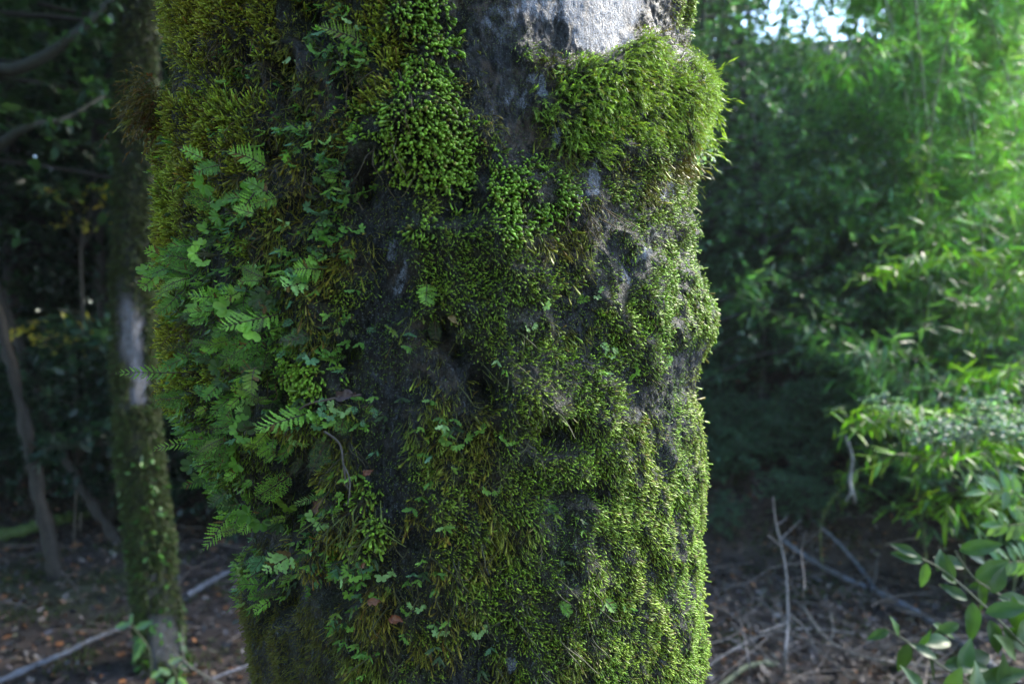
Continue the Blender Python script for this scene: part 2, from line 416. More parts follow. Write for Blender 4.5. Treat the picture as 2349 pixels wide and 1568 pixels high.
# --- moss templates ------------------------------------------------
def t_worm(rb, rt, seg=3, k=3, bulb=1.0, seed=0):
    rr = np.linspace(0, 1, seg+1); rad = rb+(rt-rb)*rr; rad[-1] = rt*bulb
    rg = np.random.default_rng(seed); cx = np.cumsum(rg.normal(size=seg+1))*.03; cy = np.cumsum(rg.normal(size=seg+1))*.03
    V = []; 
    for q in range(seg+1):
        a = np.arange(k)*2*pi/k+q*.5
        V += [(cx[q]+rad[q]*cos(x), cy[q]+rad[q]*sin(x), rr[q]*.9) for x in a]
    V.append((cx[-1], cy[-1], 1.0)); V = np.array(V); T = []
    for q in range(seg):
        for x in range(k):
            a, b = q*k+x, q*k+(x+1) % k; T += [[a, b, b+k], [a, b+k, a+k]]
    for x in range(k): T.append([seg*k+x, seg*k+(x+1) % k, len(V)-1])
    return V, np.array(T)
def t_leafy(n=10, ll=.28, lw=.09, spread=.75, seed=0, start=.15, k0=.02):
    rg = np.random.default_rng(seed); V = []; T = []
    V0, T0 = t_worm(k0, k0*.6, 2, 3, 1, seed); V = list(V0); T = [list(x) for x in T0]
    for q in range(n):
        t = start+(1-start)*q/(n-1)*.95; a = q*2.4+rg.normal()*.2; L = ll*(1-.45*t)*(1+rg.normal()*.12)
        d = np.array([cos(a)*spread*(1-.5*t), sin(a)*spread*(1-.5*t), 1-.3*spread]); d /= np.linalg.norm(d)
        s = np.cross(d, [0, 0, 1.]); s /= np.linalg.norm(s)+1e-9
        b = np.array([0, 0, t*.85]); o = len(V)
        V += [b, b+d*L*.5+s*lw*L/.28, b+d*L, b+d*L*.5-s*lw*L/.28]
        T += [[o, o+1, o+2], [o, o+2, o+3]]
    return np.array(V), np.array(T)
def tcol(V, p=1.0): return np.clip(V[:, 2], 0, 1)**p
# name: density /m2, length, template set, tip colour, base colour (dead brown, darkened further as shade between shoots), dir(normal, up, side), droop, width, random
K = dict(
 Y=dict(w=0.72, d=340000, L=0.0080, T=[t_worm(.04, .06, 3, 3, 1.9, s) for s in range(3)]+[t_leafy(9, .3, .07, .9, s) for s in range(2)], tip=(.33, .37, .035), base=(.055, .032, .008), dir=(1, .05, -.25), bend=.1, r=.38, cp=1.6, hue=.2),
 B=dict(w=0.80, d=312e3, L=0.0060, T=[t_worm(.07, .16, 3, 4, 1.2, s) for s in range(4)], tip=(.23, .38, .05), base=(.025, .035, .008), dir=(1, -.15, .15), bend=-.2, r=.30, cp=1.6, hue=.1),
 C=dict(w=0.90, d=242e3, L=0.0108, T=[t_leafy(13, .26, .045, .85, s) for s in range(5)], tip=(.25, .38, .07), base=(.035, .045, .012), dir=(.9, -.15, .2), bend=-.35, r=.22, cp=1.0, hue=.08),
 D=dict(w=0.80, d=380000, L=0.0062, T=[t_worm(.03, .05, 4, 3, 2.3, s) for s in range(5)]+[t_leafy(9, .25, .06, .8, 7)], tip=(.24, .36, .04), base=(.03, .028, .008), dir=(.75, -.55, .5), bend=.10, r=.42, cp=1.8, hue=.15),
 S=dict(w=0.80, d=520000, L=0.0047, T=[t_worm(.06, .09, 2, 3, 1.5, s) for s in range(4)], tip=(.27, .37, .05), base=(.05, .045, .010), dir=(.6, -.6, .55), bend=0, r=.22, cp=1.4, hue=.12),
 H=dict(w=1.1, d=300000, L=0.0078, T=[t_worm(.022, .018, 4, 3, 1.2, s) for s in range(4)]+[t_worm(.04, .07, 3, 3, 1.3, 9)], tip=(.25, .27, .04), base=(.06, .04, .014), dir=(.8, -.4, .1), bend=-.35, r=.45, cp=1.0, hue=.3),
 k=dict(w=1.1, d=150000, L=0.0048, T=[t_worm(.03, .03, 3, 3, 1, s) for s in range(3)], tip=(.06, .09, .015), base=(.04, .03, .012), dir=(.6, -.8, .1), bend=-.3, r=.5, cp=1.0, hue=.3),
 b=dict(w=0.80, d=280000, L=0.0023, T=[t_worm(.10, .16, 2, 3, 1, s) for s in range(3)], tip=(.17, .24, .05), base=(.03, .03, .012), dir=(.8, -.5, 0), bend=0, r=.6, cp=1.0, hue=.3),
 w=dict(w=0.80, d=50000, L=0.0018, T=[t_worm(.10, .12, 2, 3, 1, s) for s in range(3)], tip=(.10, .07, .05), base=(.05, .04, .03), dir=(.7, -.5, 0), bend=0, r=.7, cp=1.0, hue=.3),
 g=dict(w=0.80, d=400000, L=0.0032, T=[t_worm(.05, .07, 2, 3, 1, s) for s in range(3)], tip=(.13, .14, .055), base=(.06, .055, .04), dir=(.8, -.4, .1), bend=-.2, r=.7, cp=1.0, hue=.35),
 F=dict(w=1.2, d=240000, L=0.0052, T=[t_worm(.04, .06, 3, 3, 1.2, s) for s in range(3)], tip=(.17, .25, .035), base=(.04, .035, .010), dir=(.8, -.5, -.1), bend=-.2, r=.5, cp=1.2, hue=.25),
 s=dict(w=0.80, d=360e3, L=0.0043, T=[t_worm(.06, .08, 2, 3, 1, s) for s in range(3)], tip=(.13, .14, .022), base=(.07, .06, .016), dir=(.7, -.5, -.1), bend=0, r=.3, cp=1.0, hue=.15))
def moss_part(name, letters, label):
    bag = Bag()
    for c in letters:
        li = LET.index(c); q = K[c]
        # candidates over the finely built band (area about 1.2 m2) and over the rest of the trunk
        for (t0, t1, z0, z1, fac, ls) in ((-1.5, 1.4, 1.10, 1.90, 1, 1), (-pi, pi, 1.90, 2.8, .05, 2.4), (-pi, pi, .1, 1.10, .05, 2.4), (1.4, 4.78, 1.10, 1.90, .08, 2.2)):
            area = (t1-t0)*.28*(z1-z0); n = int(q['d']*area*fac)
            t = RNG.uniform(t0, t1, n); t = np.where(t > pi, t-2*pi, t); z = RNG.uniform(z0, z1, n)
            P, N_, j0, i0 = surf(t, z)
            X = PX[j0, i0]+RNG.normal(size=n)*13+24*(fbm(t*.29*40, z*40, 3, 111)-.5)*2; Y = PY[j0, i0]+RNG.normal(size=n)*13+24*(fbm(t*.29*40, z*40, 3, 121)-.5)*2
            gx = np.clip(((X-380)/50).astype(int), 0, NC-1); gy = np.clip((Y/50).astype(int), 0, NR-1)
            cl = fbm(t*.29*60, z*50, 3, 131+li)
            thr = .22 if c in 'SCsYD' else .30
            keep = (G[gy, gx] == li) & (RNG.random(n) < sstep(thr, thr+.25, cl)+.12)
            keep &= ~((pale[j0, i0] > .5) & (RNG.random(n) < .9))
            t, z, P, N_, cl, X, Y = t[keep], z[keep], P[keep], N_[keep], cl[keep], X[keep], Y[keep]
            n = len(t)
            if n == 0: continue
            tan = np.stack([np.cos(t), np.sin(t), 0*t], -1)
            a, b, s = q['dir']
            # neighbouring shoots lean the same way
            fl = (fbm(t*.29*35, z*35, 2, 141)-.5)*1.6; fu = (fbm(t*.29*35, z*35, 2, 151)-.5)*1.2
            d = N_*a+tan*(s+fl)[:, None]+np.array([0, 0, 1.])*(b+fu)[:, None]+RNG.normal(size=(n, 3))*q['r']
            L = q['L']*ls*RNG.uniform(.6, 1.35, n)*(.65+.8*cl)
            hue = fbm(t*.29*14, z*14, 3, 161)
            warm = (hue-.52)*q['hue']*6+RNG.normal(size=n)*q['hue']*.5
            old = (RNG.random(n) < .10)
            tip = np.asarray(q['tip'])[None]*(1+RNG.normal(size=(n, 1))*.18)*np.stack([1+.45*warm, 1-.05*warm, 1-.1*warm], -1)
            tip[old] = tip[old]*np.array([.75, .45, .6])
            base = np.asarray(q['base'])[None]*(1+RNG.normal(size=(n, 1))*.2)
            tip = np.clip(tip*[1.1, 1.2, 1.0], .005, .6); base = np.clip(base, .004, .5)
            which = RNG.integers(0, len(q['T']), n)
            bend = np.zeros((n, 3)); bend[:, 2] = -q['bend'] if q['bend'] < 0 else q['bend']
            bend[:, 2] = q['bend']; bend += RNG.normal(size=(n, 3))*.22
            for k, (tV, tF) in enumerate(q['T']):
                m = which == k
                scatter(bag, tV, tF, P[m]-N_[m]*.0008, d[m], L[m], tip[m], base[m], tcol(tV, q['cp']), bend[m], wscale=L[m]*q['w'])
    o = bag.build(name, M_MOSS, tree, TO)
    tag(o, label=label, kind='stuff')
    return o
moss_part('feathery_moss', 'Y', 'long yellow green moss shoots shading to brown')
moss_part('bead_moss', 'B', 'bright green moss with round bead tips')
moss_part('cushion_moss', 'C', 'soft bulging cushion of plumed moss')
moss_part('trailing_moss', 'D', 'olive moss shoots trailing downward')
moss_part('carpet_moss', 'Ss', 'short dense carpet of moss')
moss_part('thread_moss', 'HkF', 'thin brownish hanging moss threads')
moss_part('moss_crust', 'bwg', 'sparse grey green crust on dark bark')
# =================================================================== GROUND
def hfun(x, y):
    x = np.asarray(x, float); y = np.asarray(y, float)
    side = sstep(-.6, 1.8, x)
    d = y+.25*np.clip(x-1.5, -2, 6)
    hill = (.62*np.clip(d-4.6, 0, 16)+.10*np.clip(d-20, 0, 60))*side+(1-side)*(.10*np.clip(y-6, 0, 30))
    n = .10*(fbm(x*.9+50, y*.9+50, 3, 5)-.5)+.03*(fbm(x*5+50, y*5+50, 3, 6)-.5)+.8*(fbm(x*.12+50, y*.12+50, 2, 7)-.5)*sstep(8, 20, np.hypot(x, y))
    return hill+n*sstep(.2, .9, np.hypot(x+.08, y-.8)+.15)
def axis_grid(a, b, fine, far, n):
    s = np.sinh(np.linspace(0, 5.5, n)); s = s/s[-1]*far
    return np.concatenate([a-s[::-1][:-1], np.arange(a, b, fine), b+s[1:]])
gx = axis_grid(-5, 6, .06, 500, 40); gy = axis_grid(.2, 9, .06, 500, 40)
GX, GY = np.meshgrid(gx, gy); GZ = hfun(GX, GY)
n2, n1 = GX.shape; i = np.arange(n2-1)[:, None]*n1; j = np.arange(n1-1)[None]
F = np.stack([i+j, i+j+1, i+n1+j+1, i+n1+j], -1).reshape(-1, 4)
gc = fbm(GX*2+99, GY*2+99, 4, 8)[..., None]
gcol = np.array([.018, .013, .011])*(1-gc)+np.array([.045, .032, .026])*gc
g2 = sstep(.55, .7, fbm(GX*1.2+9, GY*1.2+9, 3, 12))[..., None]*.7
gcol = gcol*(1-g2)+np.array([.02, .03, .008])*g2
o = mesh_obj('ground', np.stack([GX, GY, GZ], -1).reshape(-1, 3), F, M_SOIL, None, gcol.reshape(-1, 3))
tag(o, kind='structure')

def at(px, py, Y):
    return np.array([(px-1174.5)/FP*Y, Y, CAMZ+(784-py)/FP*Y])
def ong(px, py, up=0.0):
    """point on the ground seen at this place"""
    Y = np.linspace(.8, 30, 4000); X = (px-1174.5)/FP*Y; Z = CAMZ+(784-py)/FP*Y
    k = np.argmax(Z <= hfun(X, Y)+up)
    return np.array([X[k], Y[k], float(hfun(X[k], Y[k]))+up])

# --- leaf litter, ground moss (uncountable) -----------------------------
def litter(name, n, x0, x1, y0, y1, smin, smax, cols, seed, kindname):
    rg = np.random.default_rng(seed)
    x = rg.uniform(x0, x1, n); y = y0+(y1-y0)*rg.random(n)**1.3
    z = hfun(x, y)+rg.uniform(.002, .03, n)
    b = Bag(); d = rg.normal(size=(n, 3)); d[:, 2] *= .35
    xd = rg.normal(size=(n, 3)); xd[:, 2] *= .3
    ci = rg.integers(0, len(cols), n); c = np.array(cols)[ci]*(1+rg.normal(size=(n, 1))*.3); c = np.clip(c, .003, .6)
    tv = [t_oval(.24, .08, .25), t_oval(.3, -.06, -.2), t_oval(.18, .1, .35), t_oval(.36, .05, .1)]
    wh = rg.integers(0, 4, n); s = rg.uniform(smin, smax, n)
    for k in range(4):
        m = wh == k
        scatter(b, tv[k][0], tv[k][1], np.stack([x, y, z], -1)[m], d[m], s[m], c[m], c[m]*.8, tv[k][0][:, 2], xdir=xd[m], rng=rg)
    o = b.build(name, M_LITTER)
    tag(o, kind='stuff', label=kindname, cat='leaf litter')
BR = [(.07, .04, .026), (.055, .033, .024), (.10, .05, .026), (.03, .026, .028), (.10, .065, .04), (.06, .052, .06), (.12, .10, .09), (.17, .07, .025), (.04, .03, .028), (.05, .05, .03)]
litter('leaf_litter', 30000, .05, 4.6, 1.3, 7.5, .018, .055, BR, 5, 'brown fallen leaves covering the forest floor right of the trunk')
litter('leaf_litter', 16000, -5.5, .05, 1.9, 8.5, .02, .06, BR, 6, 'dark fallen leaves covering the forest floor left of the trunk')
b = Bag(); rg = np.random.default_rng(8)
n = 26000; cx = rg.uniform(-5, 4.5, 260); cy = rg.uniform(1.2, 7, 260); k = rg.integers(0, 260, n)
x = cx[k]+rg.normal(size=n)*.07; y = cy[k]+rg.normal(size=n)*.07
P = np.stack([x, y, hfun(x, y)+.004], -1); d = rg.normal(size=(n, 3))*.5; d[:, 2] = 1
V, T = t_worm(.09, .12, 2, 3, 1); c = var_cols(n, (.055, .085, .015), .3, .15, rg)
scatter(b, V, T, P, d, rg.uniform(.01, .03, n), c, c*.5, V[:, 2], rng=rg)
tag(b.build('ground_moss', M_MOSS), kind='stuff', label='small tufts of green moss dotted over the forest floor', cat='moss')

# =================================================================== PLANTS
def spray(b, P, D, size, lt, lcol, rg, n, spread=.9, droop=.4, tone=None):
    """n leaves around points P (m,3) with direction D (m,3)"""
    m = len(P); k = np.repeat(np.arange(m), n)
    d = D[k]+rg.normal(size=(m*n, 3))*spread; d[:, 2] -= droop
    pos = P[k]+D[k]*rg.uniform(-.6, .6, (m*n, 1))*size+rg.normal(size=(m*n, 3))*size*.25
    xd = np.cross(d, np.array([0, 0, 1.]))+rg.normal(size=d.shape)*.45
    s = size*rg.uniform(.6, 1.2, m*n); c = var_cols(m*n, lcol, .28, .10, rg)
    if tone is not None: c = c*tone[k][:, None]
    scatter(b, lt[0], lt[1], pos, d, s, c, c*.8, lt[0][:, 2], xdir=xd, rng=rg)

def shrub_meshes(name, seed, h, r, nst, nbr, nlf, lt, lsize, lcol, scol=(.04, .035, .03), thick=.006, arch=.5, droop=.3):
    rg = np.random.default_rng(seed); sb, lb = Bag(), Bag()
    P, D = [], []
    for s in range(nst):
        a = rg.uniform(0, 2*pi); R = r*math.sqrt(rg.random())*1.0; hh = h*rg.uniform(.55, 1)
        ctrl = np.array([[0, 0, 0], [R*.3*cos(a), R*.3*sin(a), hh*.5], [R*.8*cos(a+.2), R*.8*sin(a+.2), hh*.9], [R*1.25*cos(a+.3), R*1.25*sin(a+.3), hh*(1-arch*.25)]])
        ctrl[1:] += rg.normal(size=(3, 3))*h*.04
        C = spline(ctrl, 14); V, F = tube(C, np.linspace(thick, thick*.25, 14), 5); sb.add(V, F, np.array(scol))
        for q in range(nbr):
            t = rg.uniform(.25, 1); ii = min(int(t*13), 12); p0 = C[ii]; aa = rg.uniform(0, 2*pi)
            L = r*.45*rg.uniform(.4, 1)*(1.2-t*.6)
            dd = np.array([cos(aa), sin(aa), rg.uniform(-.1, .6)]); c2 = np.array([p0, p0+dd*L*.6, p0+dd*L+np.array([0, 0, -L*arch*.5])])
            C2 = spline(c2, 6); V, F = tube(C2, np.linspace(thick*.35, thick*.12, 6), 3); sb.add(V, F, np.array(scol))
            P.append(C2[1:]); D.append(np.repeat(nrm(dd)[None], 5, 0))
    P = np.concatenate(P); D = np.concatenate(D); tone = rg.uniform(.75, 1.25, len(P))
    spray(lb, P, D, lsize, lt, lcol, rg, nlf, .8, droop, tone)
    return sb, lb
def make_shrub(name, label, cat, group, loc, sb, lb, mat=M_LEAF):
    e = empty(name, loc, label, cat, group)
    sb.build('stem', M_WOOD, e); lb.build('foliage', mat, e)
    return e
def bamboo_meshes(seed, h, lean, nleaf, lsize, lcol, rad=.009, ccol=(.07, .085, .03), ctrl=None, nodes=22, bl=1.0):
    rg = np.random.default_rng(seed); cb, lb, bb = Bag(), Bag(), Bag()
    if ctrl is None:
        ctrl = [[0, 0, 0], [lean*.08, 0, h*.35], [lean*.35, 0, h*.75], [lean, .1*lean, h]]
    C = spline(np.array(ctrl), 60); n = len(C)
    R = np.linspace(rad, rad*.3, n); R[::4] *= 1.35
    V, F = tube(C, R, 7); cc = np.tile(np.array(ccol), (len(V), 1)); cc.reshape(n, 7, 3)[::4] *= 1.7
    cb.add(V, F, cc)
    P, D = [], []
    T = nrm(np.gradient(C, axis=0))
    for q in range(nodes):
        ii = int(n*(.22+.76*q/(nodes-1))); ii = min(ii, n-1)
        for s in range(rg.integers(2, 5)):
            a = rg.uniform(0, 2*pi); dd = nrm(np.array([cos(a), sin(a), .45])+T[ii]*.3); L = rg.uniform(.12, .38)*bl
            c2 = np.array([C[ii], C[ii]+dd*L*.55, C[ii]+dd*L+np.array([0, 0, -.25*L])]); C2 = spline(c2, 6)
            V, F = tube(C2, np.linspace(.0022, .0008, 6), 3); bb.add(V, F, np.array(ccol)*.8)
            P.append(C2[2:]); D.append(np.repeat(nrm(c2[2]-c2[1])[None], 4, 0))
    P = np.concatenate(P); D = np.concatenate(D)
    spray(lb, P, D, lsize, LANCE, lcol, rg, nleaf, .65, .45, rg.uniform(.7, 1.3, len(P)))
    return cb, bb, lb
def make_bamboo(label, group, loc, bags):
    e = empty('bamboo', loc, label, 'bamboo', group)
    bags[0].build('culm', M_STEM, e)
    for v, c in zip(bags[1].V, bags[1].C): bags[2].V.append(v); bags[2].C.append(c)
    for k, fs in bags[1].F.items(): bags[2].F.setdefault(k, []).extend(f+bags[2].n for f in fs)
    bags[2].n += bags[1].n; bags[2].build('foliage', M_LEAF, e)
    return e
def tree_meshes(seed, h, rad, z0, R, ncl, per, lt, lsize, lcol, tcolr=(.03, .028, .026), lean=(0, 0), flat=.5, moss=.3):
    rg = np.random.default_rng(seed); tb, lb, limb = Bag(), Bag(), Bag()
    ctrl = np.array([[0, 0, -.1], [lean[0]*.3+rg.normal()*.1, lean[1]*.3, h*.35], [lean[0]*.7, lean[1]*.7+rg.normal()*.1, h*.7], [lean[0], lean[1], h]])
    C = spline(ctrl, 40); rr = rad*np.linspace(1, .25, 40); rr[:4] *= np.array([1.5, 1.3, 1.15, 1.05])
    V, F = tube(C, rr, 12); V = V+.15*rad*(fbm(V[:, :1]*9+V[:, 1:2]*7, V[:, 2:]*3+50, 3, seed)-.5)
    m = sstep(.45, .6, fbm(V[:, 0]*8+20, V[:, 2]*2+20, 3, seed))[:, None]*moss*2
    tb.add(V, F, np.array(tcolr)*(1-np.clip(m, 0, 1))+np.array([.03, .045, .012])*np.clip(m, 0, 1))
    cen = []; P = []; D = []
    for q in range(ncl):
        t = rg.random(); zc = z0+(h*1.05-z0)*t; a = rg.uniform(0, 2*pi); r = R*(.25+.75*math.sqrt(rg.random()))*(1-.55*t*t)
        ii = int(np.clip((zc-.12*R)/h, .1, .97)*39); s0 = C[ii]
        c = np.array([C[ii][0]+r*cos(a), C[ii][1]+r*sin(a), zc])
        L = spline(np.array([s0, (s0+c)/2+[0, 0, .08*R], c]), 8)
        V, F = tube(L, np.linspace(rad*.3, rad*.05, 8), 5); limb.add(V, F, np.array(tcolr)*.9)
        m_ = per//10; pp = c+rg.normal(size=(m_, 3))*R*np.array([.22, .22, .22*flat])
        P.append(pp); D.append(nrm(pp-s0+rg.normal(size=(m_, 3))*.3*R))
    P = np.concatenate(P); D = np.concatenate(D)
    tone = np.repeat(rg.uniform(.7, 1.35, ncl), per//10)
    spray(lb, P, D, lsize, lt, lcol, rg, 10, .9, .25, tone)
    return tb, limb, lb
def make_tree(name, label, group, loc, bags, mat=M_LEAF):
    e = empty(name, loc, label, 'tree', group)
    bags[0].build('trunk', M_WOOD, e); bags[1].build('limbs', M_WOOD, e); bags[2].build('crown', mat, e)
    return e
def gp(x, y, dz=0): return (x, y, float(hfun(x, y))+dz)
def place(e, locs, rg, smin=.8, smax=1.2, label=None):
    """first location moves e, the rest are copies"""
    out = []
    for q, (x, y) in enumerate(locs):
        c = e if q == 0 else copy_tree(e)
        c.location = gp(x, y, -.03); c.rotation_euler = (rg.normal()*.05, rg.normal()*.05, rg.uniform(0, 2*pi))
        s = rg.uniform(smin, smax); c.scale = (s, s, s*rg.uniform(.9, 1.1)); out.append(c)
    return out
rp = np.random.default_rng(77)
def xs(px, Y): return (px-1174.5)/FP*Y

def banded(objs, base, bands, far=None):
    for o in objs:
        Y = max(o.location[1], .1); px = 1174.5+FP*o.location[0]/Y
        ph = next((t for lim, t in bands if px < lim), bands[-1][1])
        o['label'] = base+(' '+('farther back ' if far and Y > far else 'nearer ') if far else ' ')+ph
# ---- bamboo thicket on the slope to the right
BG = 'bamboo of the thicket on the slope'
bl = 'slender bright green bamboo in the thicket on the slope behind the trunk'
protos = [make_bamboo(bl, BG, (0, 0, 0), bamboo_meshes(100+k, 3.3+.5*k, .9+.35*k, 4, .14, (.15, .29, .08), rad=.013+.001*k, ccol=(.16, .18, .08), nodes=19)) for k in range(5)]
spots = []
for q in range(84):
    Y = rp.uniform(5.2, 11.5); px = rp.uniform(1900, 2440); 
    if Y < 6.5 and px < 2050: px += 250
    if Y > 7.5 and px < 2090: px += 190
    spots.append((xs(px, Y), Y))
al = []
for k in range(5): al += place(protos[k], spots[k::5], rp, .7, 1.15)
banded(al, 'slender green bamboo', ((2080, 'beside the bright sky gap'), (2230, 'in the middle of the sloping thicket'), (2360, 'by the right edge of the view'), (9999, 'just past the right edge of the view')), 8.0)
# low bamboo in front, leaning
lowl = 'low leaning bamboo with narrow leaves at the foot of the slope'
lowp = [make_bamboo(lowl, 'low bamboo at the foot of the slope', (0, 0, 0), bamboo_meshes(140+k, 1.3+.2*k, 1.1, 3, .11, (.08, .17, .06), rad=.006, nodes=16)) for k in range(3)]
sp_ = [(xs(rp.uniform(2130, 2500), Y), Y) for Y in rp.uniform(3.9, 5.6, 17)]+[(xs(rp.uniform(1800, 2200), Y), Y) for Y in rp.uniform(6.2, 7.4, 16)]
sp_ += [(xs(rp.uniform(1700, 2200), Y), Y) for Y in rp.uniform(7.6, 10.5, 34)]
arc = [make_bamboo('x', 'arching bamboo on the lower slope', (0, 0, 0), bamboo_meshes(170+k, 2.0+.2*k, 1.5, 3, .12, (.13, .27, .05), rad=.008, nodes=20, ctrl=[[0, 0, 0], [.1, 0, 1.1], [.5, .05, 1.9], [1.15, .1, 2.15+.1*k], [1.8, .1, 1.85]])) for k in range(3)]
ar_ = [(xs(px, Y), Y) for px, Y in ((2010, 6.3), (2090, 5.6), (2160, 6.0), (2230, 5.2), (2290, 5.8), (2360, 4.9), (2430, 5.4), (2250, 6.6), (2120, 6.9), (2380, 6.3), (2490, 4.8), (2330, 4.4), (2050, 7.3), (2200, 4.8))]
al = []
for k in range(3): al += place(arc[k], ar_[k::3], rp, .8, 1.05)
banded(al, 'bright bamboo arching over', ((2120, 'to the left of the sloping thicket'), (2260, 'in the middle of the sloping thicket'), (2370, 'by the right edge of the view'), (9999, 'just past the right edge')), 5.7)
al = []
for k in range(3): al += place(lowp[k], sp_[k::3], rp, .8, 1.25)
banded(al, 'low leaning bamboo', ((1900, 'behind the dark small leaved trees'), (2120, 'on the middle of the slope'), (2360, 'under the tall bamboo at the right'), (9999, 'past the right edge of the view')), 6.0)

# ---- dark fine leaved trees just right of the trunk
tl = 'dark small leaved tree right beside the mossy trunk, seen behind it'
tg = 'small leaved trees behind the trunk'
tp = [make_tree('small_leaved_tree', tl, tg, (0, 0, 0), tree_meshes(200+k, 4.6, .05, .8, 1.15, 60, 260, ROUND, .038, (.058, .112, .068), flat=.8)) for k in range(3)]
tsp = [(xs(1600, 5.4), 5.4), (xs(1740, 5.9), 5.9), (xs(1660, 7.4), 7.4), (xs(1500, 6.4), 6.4), (xs(2330, 9.5), 9.5), (xs(1350, 7.6), 7.6)]
al = []
for k in range(3): al += place(tp[k], tsp[k::3], rp, .85, 1.15)
banded(al, 'dark small leaved tree', ((1450, 'hidden behind the thick mossy trunk'), (1570, 'at the right edge of the mossy trunk'), (1690, 'just right of the mossy trunk'), (1900, 'between the mossy trunk and the bamboo'), (9999, 'rising among the bamboo at the right')), 7.0)

# ---- undergrowth shrubs
sgl = 'dark glossy undergrowth shrub between the bamboo and the forest floor'
sg = 'undergrowth shrubs on the right'
sh = []
for k in range(4):
    s_, l_ = shrub_meshes('s', 300+k, 1.1, .75, 12, 10, 5, OVAL, .055-.006*k, (.07, .14, .095))
    sh.append(make_shrub('undergrowth_shrub', sgl, 'shrub', sg, (0, 0, 0), s_, l_))
locs = []
for q in range(52):
    px = rp.uniform(1560, 2450); Y = rp.uniform(6.1, 8.2) if px < 2120 else rp.uniform(4.0, 7); locs.append((xs(px, Y), Y))
for q in range(26):
    Y = rp.uniform(5.3, 6.7); locs.append((xs(rp.uniform(1560, 2080), Y), Y))
for q in range(26):
    Y = rp.uniform(4.7, 5.5); locs.append((xs(rp.uniform(1590, 2090), Y), Y))
for q in range(30):
    Y = rp.uniform(7.4, 10.5); locs.append((xs(rp.uniform(1600, 2150), Y), Y))
al = []
for k in range(4): al += place(sh[k], locs[k::4], rp, .6, 1.1)
for o in al:
    if o.location[1] < 5.6 and xs(2100, o.location[1]) > o.location[0]: o.scale = [v*.55 for v in o.scale]
banded(al, 'dark glossy undergrowth shrub', ((1700, 'close beside the mossy trunk'), (1900, 'left of the low bamboo'), (2150, 'behind the fallen pale branches'), (2360, 'under the bamboo at the right'), (9999, 'past the right edge of the view')), 7.0)
s_, l_ = shrub_meshes('s', 333, .42, .30, 18, 16, 6, ROUND, .013, (.13, .20, .19), thick=.003, arch=.3)
e = make_shrub('pale_leaved_shrub', 'shrub with tiny pale blue green leaves low among the right hand bamboo', 'shrub', None, (0, 0, 0), s_, l_)
q_ = at(2185, 925, 2.45); e.location = (q_[0], q_[1], q_[2]-.36)

# ---- far trees closing the view on the hill and to the left
fl = 'tall leafy tree higher up the slope in bright misty light'
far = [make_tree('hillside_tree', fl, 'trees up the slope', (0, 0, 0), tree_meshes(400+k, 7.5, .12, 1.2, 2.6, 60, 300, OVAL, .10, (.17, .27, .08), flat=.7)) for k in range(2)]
fs = [(xs(px, Y), Y) for px, Y in ((1480, 12), (2160, 13.5), (2330, 12.5), (2500, 15), (2250, 18), (1480, 11), (2180, 21))]
for k in range(2): place(far[k], fs[k::2], rp, .85, 1.1)
dl = 'dark forest tree with teal shaded leaves deep in the wood on the left'
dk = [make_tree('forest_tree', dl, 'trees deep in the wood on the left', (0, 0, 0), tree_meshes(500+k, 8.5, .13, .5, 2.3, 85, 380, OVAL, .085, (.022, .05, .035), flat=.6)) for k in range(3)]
ds = [(xs(px, Y), Y) for px, Y in ((-250, 7.5), (30, 8.5), (240, 7.8), (430, 9), (640, 8), (900, 8.5), (1150, 9), (130, 11), (60, 9.6), (330, 10.2), (-130, 10), (520, 10.6), (1300, 10), (1420, 13), (1060, 14), (380, 12), (-80, 12.5), (620, 12), (-480, 9), (880, 12.5), (-380, 14), (240, 15.5))]
al = []
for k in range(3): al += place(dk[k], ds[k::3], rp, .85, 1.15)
banded(al, 'dark teal leaved forest tree', ((-60, 'outside the left edge'), (120, 'at the left edge of the view'), (290, 'left of the slender mossy tree'), (460, 'behind the slender mossy tree'), (9999, 'hidden behind the thick mossy trunk')), 9.9)
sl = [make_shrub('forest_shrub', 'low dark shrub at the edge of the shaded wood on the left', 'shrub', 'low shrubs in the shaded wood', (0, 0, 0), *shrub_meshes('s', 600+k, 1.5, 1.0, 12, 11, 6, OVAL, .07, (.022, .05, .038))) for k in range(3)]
ls = [(xs(rp.uniform(-200, 900), Y), Y) for Y in rp.uniform(5.2, 8, 26)]
al = []
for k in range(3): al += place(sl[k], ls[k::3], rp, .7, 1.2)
banded(al, 'low shaded shrub', ((100, 'at the far left of the wood'), (290, 'left of the slender mossy tree'), (460, 'around the slender mossy tree'), (9999, 'behind the thick mossy trunk')), 6.6)
cn = [make_tree('shade_canopy_tree', 'dark canopy tree added around the viewer to shade the scene', 'canopy trees added for shade around the viewer', (0, 0, 0), tree_meshes(700+k, 8, .14, 2.9, 2.8, 80, 300, OVAL, .10, (.03, .065, .035), flat=.5)) for k in range(2)]
cs = [(-5.0, 4.4), (-7.5, 2.5), (-2.6, 6.6), (-6.0, -1.5), (-2.0, -3.2), (1.5, -4.2), (-.5, -7), (4.5, -6)]  # added trees that cut sky light from the left and behind
for k in range(2): place(cn[k], cs[k::2], rp, .9, 1.1)
